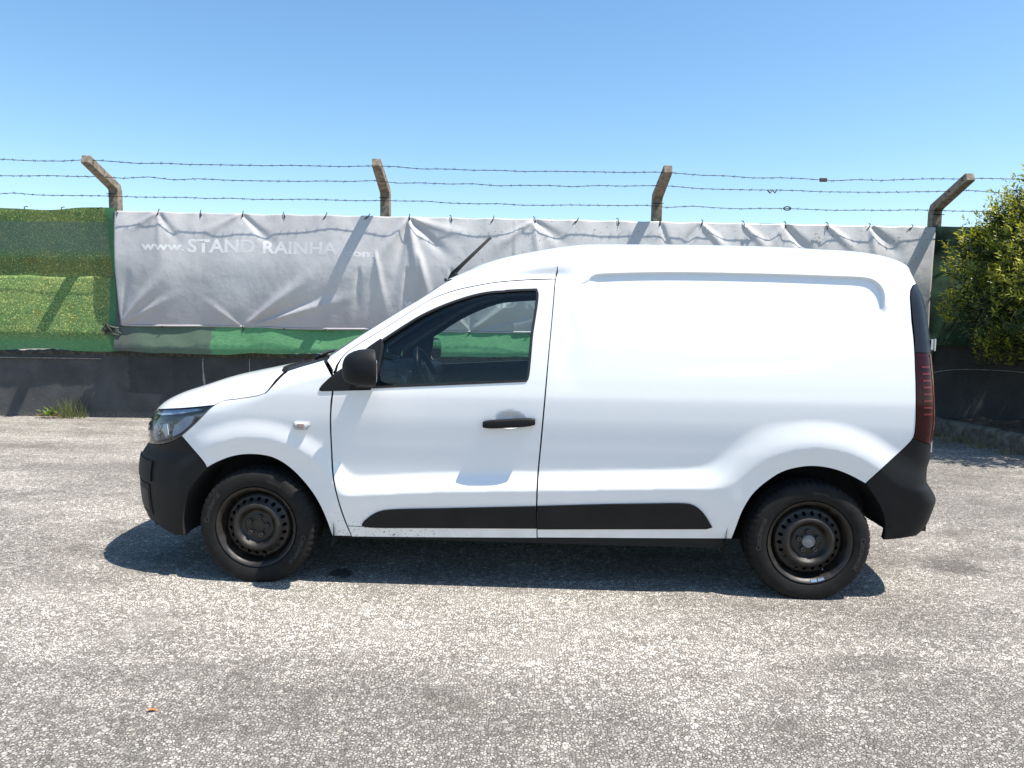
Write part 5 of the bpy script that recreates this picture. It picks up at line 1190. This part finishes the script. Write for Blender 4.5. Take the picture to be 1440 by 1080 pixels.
def place_wheel(u, s_, kind, spin, label):
    holder = bpy.data.objects.new("wheel", disc_me); col.objects.link(holder); holder.parent = van
    holder.location = (u, -.832 * s_, HUBZ); holder.rotation_euler = (0, spin, 0) if s_ > 0 else (0, spin, math.pi)
    holder["label"] = label
    def sub(name, me_, rot=None, loc=(0, 0, 0)):
        o = bpy.data.objects.new(name, me_); col.objects.link(o); o.parent = holder; o.location = loc
        if rot is not None: o.rotation_euler = rot
        return o
    sub("tyre", tyre_me, (0, -spin, 0))
    for m_ in txt_me: sub("tyre_lettering", m_, (0, -spin * 0.0, 0))
    for k in range(5):
        a = 2 * math.pi * k / 5 + .3; sub("wheel_bolt", bolt_me, None, (.050 * math.cos(a), 0, .050 * math.sin(a)))
    sub("hub_cap" if kind == 'rear' else "hub_nut", cap_me if kind == 'rear' else nut_me)
    sub("brake_drum", drum_me)
    mb = MB(); mb.tube([(.168 * math.cos(-1.15), .055, .168 * math.sin(-1.15)), (.160 * math.cos(-1.15), .012, .160 * math.sin(-1.15))], .0045, 6); mb.build("valve", M['rubber'], holder, smooth=True)
    if kind == 'rear' and s_ > 0:
        mb = MB(); R_ = .1985
        for a0 in (-1.56, -1.38): 
            mb.loft([[(rr * math.cos(a0 + k * .052), y_, rr * math.sin(a0 + k * .052)) for rr, y_ in ((.205, -.006), (.193, .000), (.190, .008), (.200, .004))] for k in range(4)])
        mb.build("balance_weight", M['alu'], holder)
place_wheel(0.0, 1, 'front', .20, "black steel front wheel, hub open, partly shaded by the mirror's shadow")
place_wheel(2.812, 1, 'rear', -.06, "black steel rear wheel with grey centre cap and clip-on weight")
place_wheel(0.0, -1, 'front', .5, "far side front wheel")
place_wheel(2.812, -1, 'rear', 1.1, "far side rear wheel")

# --- wheel arches, underbody, cabin
def arch_liner(u0, r, prt, w_out, a0=-25, a1=205):
    for s_ in (1, -1):
        m = MB(); out = []; inn = []
        A = np.radians(np.linspace(a0, a1, 40))
        r1 = [(u0 + r * math.cos(a), -w_out, .29 + r * math.sin(a)) for a in A]
        r2 = [(u0 + r * math.cos(a), -.50, .29 + r * math.sin(a)) for a in A]
        m.loft([r1, r2], cap=False, closed=False)
        n_ = len(m.v); m.add(r2 + [(u0, -.50, .29)], [(i, i + 1, len(r2)) for i in range(len(r2) - 1)])
        if s_ < 0: m = mirrored(m)
        m.build("arch_liner", M['liner'], prt[0 if s_ > 0 else 1], smooth=True)
arch_liner(0.0, .398, fenders, .815, -15, 188)
arch_liner(2.812, .408, panels, .815, 12, 195)
m = MB()
m.box((-.72, -.50, .20), (3.10, .50, .40))
m.box((.41, -.79, .255), (2.40, .79, .36)); m.box((3.225, -.74, .34), (3.42, .74, .46)); m.box((-.66, -.60, .22), (-.41, .60, .45))
m.box((.43, -.775, .232), (2.41, -.735, .275)); m.box((.43, .735, .232), (2.41, .775, .275))
m.build("underbody", M['under'], van)
m = MB(); m.box((2.7, -.06, .24), (2.92, .06, .36)); m.tube([(2.812, -.72, .27), (2.812, .72, .27)], .045, 10); m.tube([(0, -.7, .27), (0, .7, .27)], .035, 10)
m.build("axles", M['under'], van, smooth=True)
m = MB(); m.box((.42, -.80, .31), (1.62, .80, .40)); m.build("cabin_floor", M['inside'], van)
m = MB(); m.box((1.62, -.80, .34), (1.65, .80, 1.24)); m.loft([[(1.62, -.80, 1.24), (1.65, -.80, 1.24), (1.65, .80, 1.24), (1.62, .80, 1.24)], [(1.62, -.66, 1.70), (1.65, -.66, 1.70), (1.65, .66, 1.70), (1.62, .66, 1.70)]])
m.build("bulkhead", M['inside'], van)
# inner skins: doors, pillars and headliner
di = both("door_card", panel_geo('u', DU['door'], [[tuple(p) for p in inset(WINP, .016, np.zeros(len(WINP), bool))]], h=.03, gap=.02, off=-.055, flange=False), M['inside'], doors)
ri = panel_geo('q', DQ['roofside'], h=.03, gap=.002, off=-.035, flange=False)
dom2 = (dome[0] - np.array([0, 0, .04]), dome[1], dome[2], dome[3])
geo_obj("headliner", join_geo(ri, mirror_geo(ri), dom2, mirror_geo(dom2)), M['head'], van)
# dashboard, wheel, seats
prof = [(.30, .70), (.30, 1.00), (.36, 1.075), (.50, 1.095), (.66, 1.085), (.745, 1.06), (.755, 1.00), (.735, .90), (.70, .78), (.70, .70)]
m = MB(); m.loft([[(a, y_, b) for a, b in prof] for y_ in np.linspace(-.72, .72, 9)]); dash = m.build("dashboard", M['inside'], van, bevel=.012)
m = MB(); m.loft([[(a, y_, b + k) for a, b in ((.58, 1.08), (.60, 1.135), (.72, 1.14), (.755, 1.11), (.75, 1.06))] for y_, k in ((-.54, -.03), (-.48, 0), (-.28, 0), (-.22, -.03))]); m.build("instrument_hood", M['inside'], dash, smooth=True, auto=40)
m = MB(); m.lathe_y([(.045, 0), (.045, .03), (.036, .03), (.034, .01), (.001, .012)], 24); m.v = [(.757 - y * 1.0, -.67 + x, 1.03 + z) for x, y, z in m.v]; m.build("air_vent", M['cap'], dash, smooth=True, auto=40)
m = MB(); m.box((.752, -.10, .86), (.766, .12, 1.03)); m.build("centre_screen", M['rubber'], dash, bevel=.006)
m = MB(); m.box((.740, -.09, .80), (.770, .11, .835)); m.build("switch_bar", M['chrome'], dash, bevel=.003)
c = Vector((.835, -.38, 1.035)); ax = Vector((.90, 0, .43)).normalized(); e1 = Vector((0, 1, 0)); e2 = ax.cross(e1)
m = MB(); pts = [c + (e1 * math.cos(t_) + e2 * math.sin(t_)) * .185 for t_ in np.linspace(0, 2*math.pi, 49)]; m.tube(pts, .0165, 10, cap=False)
for t_ in (0.0, math.pi, -math.pi/2 if e2.z > 0 else math.pi/2):
    m.tube([c - ax * .02, c + (e1 * math.cos(t_) + e2 * math.sin(t_)) * .18], .016, 8)
m.tube([c - ax * .05, c + ax * .005], .075, 20); m.tube([c - ax * .03, c - ax * .25], .035, 10)
m.build("steering_wheel", M['rubber'], van, smooth=True, auto=40)
for yy in (-.40, .40):
    s0 = empty("seat"); s0.parent = van
    m = MB(); m.loft([[(a, yy + b, .62 + zz) for a, b in rrect(1.20, 0, .26 * k, .24 * k, .08, 4)] for zz, k in ((-.14, .9), (-.10, 1), (0, 1), (.03, .92))]); m.build("seat_cushion", M['seat'], s0, smooth=True, auto=50)
    m = MB(); m.loft([[(1.46 + t_ * .10 + a, yy + b * (1 - .22 * t_), .60 + t_ * .58) for a, b in rrect(0, 0, .055, .24, .05, 4)] for t_ in np.linspace(0, 1, 6)]); m.build("backrest", M['seat'], s0, smooth=True, auto=50)
    m = MB(); m.loft([[(1.565 + a * k, yy + b * k, 1.25 + zz) for a, b in rrect(0, 0, .042, .12, .04, 4)] for zz, k in ((-.02, .8), (0, 1), (.13, 1), (.16, .8))]); m.build("headrest", M['seat'], s0, smooth=True, auto=50)
m = MB(); m.box((.86, -.10, 1.50), (.885, .12, 1.57)); m.tube([(.87, 0, 1.56), (.86, 0, 1.62)], .01, 6); m.build("rear_view_mirror", M['rubber'], van, bevel=.01)
# number plate carrier on the bonnet-side face (blank) and rear handle
m = MB(); m.box((-.900, -.26, .43), (-.888, .26, .54)); m.build("plate_holder", M['rubber'], fb_o, bevel=.004)
m = MB(); m.tube([(float(BODY.ur(z_)) + .0005, 0, z_) for z_ in np.linspace(.71, 1.60, 24)], .003, 5); m.build("door_seal", M['rubber'], rear_doors[0], smooth=True)
m = MB(); m.box((3.49, -.10, .93), (3.515, -.02, .99)); m.build("rear_handle", M['plastic'], rear_doors[0], bevel=.008)
# ------------------------------------------------------------------ planting bed, bush, weeds, litter
bed = MB()
kx = [(5.26, 9.66), (5.33, 9.10), (5.40, 8.45), (5.48, 7.85), (5.60, 6.9), (5.75, 5.6)]
rr_ = np.random.default_rng(17); rings = []
pts = []
for i in range(len(kx) - 1):
    for k in range(8):
        t_ = k / 8; pts.append((kx[i][0] + (kx[i+1][0]-kx[i][0])*t_, kx[i][1] + (kx[i+1][1]-kx[i][1])*t_))
for px, py in pts:
    j = rr_.normal(0, .006, 6)
    rings.append([(px + j[0], py, -.02), (px + .008 + j[1], py, .165 + j[2]), (px + .03, py, .195 + j[3]), (px + .11 + j[4], py, .20 + j[5]), (px + .13, py, .12), (px + .13, py, -.02)])
bed.loft(rings)
kerb = bed.build("kerb", plain("mossy_kerb_concrete", (0.13, 0.12, 0.10), .95, 0, .4, 12, .8, 70), smooth=False)
tag(kerb, "low mossy concrete kerb of the planting bed, running from the wall past the van's tail", "kerb")
soil = MB(); nx, ny = 30, 40
sx = np.linspace(0, 1, nx); sy = np.linspace(5.4, 9.66, ny)
vs = []
for b in sy:
    x0 = float(np.interp(-b, [-9.66, -9.10, -8.45, -7.85, -6.9, -5.6], [5.26, 5.33, 5.40, 5.48, 5.60, 5.75])) + .12
    for a in sx: vs.append((x0 + a * 4.5, b, .14 + .03 * math.sin(a * 23 + b * 3) * a + rr_.normal(0, .012)))
soil.add(vs, [(j*nx+i, j*nx+i+1, (j+1)*nx+i+1, (j+1)*nx+i) for j in range(ny-1) for i in range(nx-1)])
tag(soil.build("planting_bed", plain("dry_soil", (0.085, 0.062, 0.042), 1.0, 0, .45, 25, 1.0, 60)), kind="structure")

def mat_leaf(name, c0, c1, tr=0.35):
    t = NT(name); oi = t.node("ShaderNodeNewGeometry").outputs["Random Per Island"]
    n = t.noise(t.coords(), 2.2, 3.0)
    c = t.mix(t.maprange(t.math('ADD', t.math('MULTIPLY', oi, .7), t.math('MULTIPLY', n, .3)), .1, .9, smooth=False), c0, c1)
    t.col(c); t.set(Roughness=.42)
    tl = t.node("ShaderNodeBsdfTranslucent"); t.lk(t.mix(0.5, c, (c1[0]*1.3, c1[1]*1.3, c1[2]*.6)), tl.inputs[0])
    mx = t.node("ShaderNodeMixShader"); mx.inputs[0].default_value = tr
    t.lk(t.b.outputs[0], mx.inputs[1]); t.lk(tl.outputs[0], mx.inputs[2]); t.lk(mx.outputs[0], t.out.inputs[0])
    return t.m
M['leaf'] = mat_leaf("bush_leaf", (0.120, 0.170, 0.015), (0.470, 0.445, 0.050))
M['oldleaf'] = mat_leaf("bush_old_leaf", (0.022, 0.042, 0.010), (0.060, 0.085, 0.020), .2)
M['bark'] = plain("bark", (0.09, 0.07, 0.05), .95, 0, .4, 20, .8, 60)
M['grass'] = mat_leaf("weed_blade", (0.060, 0.085, 0.020), (0.19, 0.20, 0.07), .3)
M['dry'] = mat_leaf("dry_blade", (0.20, 0.16, 0.08), (0.34, 0.28, 0.15), .3)
M['weedleaf'] = mat_leaf("weed_leaf", (0.07, 0.12, 0.02), (0.20, 0.26, 0.05), .3)
M['deadleaf'] = mat_leaf("dead_leaf", (0.16, 0.07, 0.025), (0.34, 0.15, 0.05), .2)

def leaf_mesh(name, P, Dv, Up, L, Wd, mat, parent, kind="stuff"):
    """P positions, Dv directions, Up side hints; a folded 6-point leaf each"""
    n = len(P); D = Dv / np.linalg.norm(Dv, axis=1, keepdims=True)
    Sd = np.cross(D, Up); Sd /= np.maximum(np.linalg.norm(Sd, axis=1, keepdims=True), 1e-6); Nn = np.cross(Sd, D)
    L = L[:, None]; Wd = Wd[:, None]
    a = P; b = P + D*L*.38 + Sd*Wd*.5 + Nn*L*.06; c = P + D*L*.38 - Sd*Wd*.5 + Nn*L*.06; m_ = P + D*L*.45 - Nn*L*.02; e = P + D*L - Nn*L*.10
    V = np.stack([a, b, m_, c, e], 1).reshape(-1, 3)
    k = np.arange(n)[:, None] * 5
    F = np.concatenate([k + np.array([[0, 2, 1]]), k + np.array([[1, 2, 4]]), k + np.array([[0, 3, 2]]), k + np.array([[2, 3, 4]])], 1).reshape(-1, 3)
    me = bpy.data.meshes.new(name); me.vertices.add(len(V)); me.vertices.foreach_set("co", V.ravel())
    me.loops.add(len(F) * 3); me.loops.foreach_set("vertex_index", F.ravel().astype(np.int32))
    me.polygons.add(len(F)); me.polygons.foreach_set("loop_start", np.arange(0, len(F)*3, 3, dtype=np.int32)); me.polygons.foreach_set("loop_total", np.full(len(F), 3, np.int32))
    me.update(calc_edges=True)
    o = link(name, me, mat, parent, smooth=False)
    if kind: o["kind"] = kind
    return o

bush = empty("evergreen_bush", (6.24, 8.35, .16))
tag(bush, "tall dense evergreen bush with yellow green leaf tips at the right edge", "bush")
rb_ = np.random.default_rng(23)
lobes = [((.0, .0, 1.80), (1.05, .95, 1.05)), ((-.45, -.15, 2.40), (.50, .5, .48)), ((.15, -.2, 2.80), (.60, .5, .50)), ((-.80, .2, 1.75), (.40, .5, .45)), ((-.72, -.6, 1.6), (.5, .5, .6)), ((-.6, -1.0, 1.5), (.6, .5, .9)), ((-.1, -1.0, 2.1), (.6, .5, .7)), ((-.52, -.1, 2.05), (.55, .6, .60)), ((.15, .1, 2.55), (.62, .6, .55)), ((.7, -.1, 2.2), (.8, .8, .8)), ((-.62, .1, 1.30), (.62, .7, .60)),
         ((-.42, -.2, .80), (.75, .7, .42)), ((.3, -.5, 1.5), (.9, .7, 1.0)), ((.9, .2, 1.3), (.9, .9, 1.0)), ((-.25, -.15, 2.60), (.38, .4, .36)), ((.35, -.1, 2.85), (.34, .35, .34)), ((-.72, .1, 2.25), (.34, .35, .30)), ((-.95, .2, 2.05), (.24, .3, .22)), ((-.2, .0, 2.95), (.30, .3, .26)), ((.1, -.3, 3.05), (.25, .3, .22)), ((1.7, .1, 1.7), (.9, .9, 1.2)), ((2.6, .1, 1.8), (.9, .9, 1.2)), ((1.2, .2, 2.6), (.7, .6, .6)), ((2.0, .0, 2.7), (.8, .7, .6)), ((.3, .45, .65), (1.2, .55, .55)), ((1.6, .4, .7), (1.1, .7, .65)), ((.1, -.6, .55), (.8, .5, .45)), ((.9, .80, 2.0), (.9, .45, .9)), ((.0, .75, 1.6), (.8, .40, .8)), ((1.8, .80, 2.2), (.9, .45, .8))]
shoots = []
for (cx, cy, cz), (ax_, ay_, az_) in lobes:
    n_ = int(800 * (ax_ * ay_ * az_) ** (2/3))
    d = rb_.normal(0, 1, (n_, 3)); d /= np.linalg.norm(d, axis=1, keepdims=True)
    rad = rb_.uniform(.55, 1.0, n_) ** .45
    bumpy = 1 + .10 * np.sin(d[:, 0]*7 + cx*5) * np.sin(d[:, 2]*8 + cz*3) + rb_.normal(0, .05, n_)
    p = np.array([cx, cy, cz]) + d * np.array([ax_, ay_, az_]) * (rad * bumpy)[:, None]
    shoots.append(np.concatenate([p, d], 1))
sh = np.concatenate(shoots); sh = sh[sh[:, 2] > .82 + .15 * np.sin(sh[:, 0] * 5)]
def leaves_on(sh, per, L0, spread):
    P = []; D = []; U = []; L = []
    for row in sh:
        p = row[:3]; ax = row[3:] * .75 + np.array([0, 0, .75]) + rb_.normal(0, .30, 3); ax /= np.linalg.norm(ax)
        ln = rb_.uniform(.06, .22)
        for k in range(per):
            t_ = k / per; az = k * 2.4 + rb_.uniform(0, 1)
            e1_ = np.cross(ax, [.3, .5, .81]); e1_ /= np.linalg.norm(e1_); e2_ = np.cross(ax, e1_)
            rd = e1_ * math.cos(az) + e2_ * math.sin(az)
            P.append(p + ax * ln * t_); D.append(rd * spread * (1 - .45 * t_) + ax * (.45 + .6 * t_)); U.append(ax + rb_.normal(0, .2, 3)); L.append(L0 * rb_.uniform(.55, 1.35) * (1 - .25 * t_))
    return np.array(P), np.array(D), np.array(U), np.array(L)
tip = sh[(sh[:, 5] > -.15)]; old = sh
P_, D_, U_, L_ = leaves_on(tip, 9, .068, 1.0); leaf_mesh("foliage", P_, D_, U_, L_, L_ * .34, M['leaf'], bush)
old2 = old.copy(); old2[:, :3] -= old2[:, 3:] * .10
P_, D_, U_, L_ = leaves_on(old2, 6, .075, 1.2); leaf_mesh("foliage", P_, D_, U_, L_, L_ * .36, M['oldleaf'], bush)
m = MB()
for k in range(9):
    a = rb_.uniform(0, 6.28); r_ = rb_.uniform(.5, .95)
    m.tube([(0 + .06*math.cos(a), .06*math.sin(a), -.05), (.22*math.cos(a)*r_, .22*math.sin(a)*r_, .5), (.5*math.cos(a)*r_, .5*math.sin(a)*r_, 1.2), (.62*math.cos(a)*r_, .62*math.sin(a)*r_, 2.0)], [.055, .04, .028, .012], 7)
m.build("trunk", M['bark'], bush, smooth=True)

def grass_tuft(name, loc, n, hmin, hmax, rad, mat, label, cat, group=None, lean=.35, blade=.006):
    r = empty(name, loc); tag(r, label, cat, group)
    vs = []; fs = []
    for k in range(n):
        a = rb_.uniform(0, 6.28); d = rb_.uniform(0, rad); x0, y0 = d*math.cos(a), d*math.sin(a)*.5
        h_ = rb_.uniform(hmin, hmax); la = rb_.uniform(0, 6.28); le = rb_.uniform(0, lean) * h_; w_ = blade * rb_.uniform(.6, 1.2); n0 = len(vs)
        for t_ in (0, .4, .75, 1.0):
            cx = x0 + le*math.cos(la)*t_*t_; cy = y0 + le*math.sin(la)*t_*t_*.6; z_ = h_*(t_ - .12*t_*t_*lean); ww = w_*(1 - t_)**.6*.5
            vs += [(cx - ww, cy, z_), (cx + ww, cy + .001, z_)]
        fs += [(n0, n0+1, n0+3, n0+2), (n0+2, n0+3, n0+5, n0+4), (n0+4, n0+5, n0+7, n0+6)]
    mb = MB(); mb.add(vs, fs); me = bpy.data.meshes.new("blades"); me.from_pydata(mb.v, [], mb.f); me.update()
    link("blades", me, mat, r)["kind"] = "stuff"
    return r
g1 = grass_tuft("grass_tuft", (-5.72, 9.54, 0), 130, .08, .30, .22, M['grass'], "wild green grass tuft growing at the foot of the dark wall", "grass tuft", lean=.5)
grass_tuft("grass_tuft", (-4.36, 9.60, 0), 16, .10, .22, .05, M['grass'], "thin wisp of grass at the wall foot just ahead of the van's headlight", "grass tuft", lean=.3)
wd = empty("leafy_weed", (-5.97, 9.52, 0)); tag(wd, "small leafy weed at the wall foot, left of the grass tuft", "weed")
n_ = 46; aa = rb_.uniform(0, 6.28, n_); el = rb_.uniform(.15, 1.2, n_); bp = np.stack([rb_.normal(0, .055, n_), rb_.normal(0, .03, n_), rb_.uniform(.01, .09, n_)], 1)
leaf_mesh("leaves", bp, np.stack([np.cos(aa)*np.cos(el), np.sin(aa)*np.cos(el)*.6, np.sin(el)], 1), np.tile([0, 0, 1.0], (n_, 1)) + rb_.normal(0, .2, (n_, 3)), rb_.uniform(.05, .10, n_), rb_.uniform(.02, .035, n_), M['weedleaf'], wd)
n_ = 26; aa = rb_.uniform(0, 6.28, n_); bp = np.stack([rb_.normal(0, .10, n_), rb_.normal(0, .03, n_), rb_.uniform(.004, .03, n_)], 1)
leaf_mesh("withered_leaves", bp, np.stack([np.cos(aa), np.sin(aa)*.6, rb_.uniform(0, .5, n_)], 1), np.tile([0, 0, 1.0], (n_, 1)), rb_.uniform(.04, .07, n_), rb_.uniform(.02, .03, n_), M['deadleaf'], wd)
for i_, (gx_, gy_, nn_, h_) in enumerate(((5.20, 9.02, 50, .14), (5.24, 8.62, 60, .17), (5.28, 8.25, 45, .15), (5.36, 7.85, 40, .14))):
    lab = ["dry grass at the kerb foot nearest the wall", "dry grass clump at the kerb foot, second from the wall", "dry grass clump at the kerb foot, third from the wall", "dry grass clump at the kerb foot, nearest the viewer"][i_]
    grass_tuft("dry_grass", (gx_, gy_, 0), nn_, .05, h_, .26, M['dry'], lab, "grass tuft", "dry grass along the kerb", lean=1.1, blade=.010)
# dead leaf on the asphalt in the foreground
dl = MB(); pts_ = []
for k in range(9):
    t_ = k / 8; w_ = .016 * math.sin(math.pi * min(1, t_ * .95 + .05)) ** .7
    pts_.append([(-.035 + .07*t_, -w_, .004 + .010*math.sin(t_*5)), (-.035 + .07*t_, 0, .003 + .004*math.sin(t_*5)), (-.035 + .07*t_, w_, .007 + .009*math.cos(t_*4))])
dl.loft(pts_, cap=False, closed=False)
o = dl.build("fallen_leaf", plain("orange_leaf", (0.42, 0.15, 0.045), .7, 0, .3, 60), smooth=True); o.location = (-1.242, 2.488, .004); o.rotation_euler = (0, 0, .5); o.scale = (.5, .5, .5)
tag(o, "curled orange dead leaf lying alone on the foreground asphalt", "leaf")
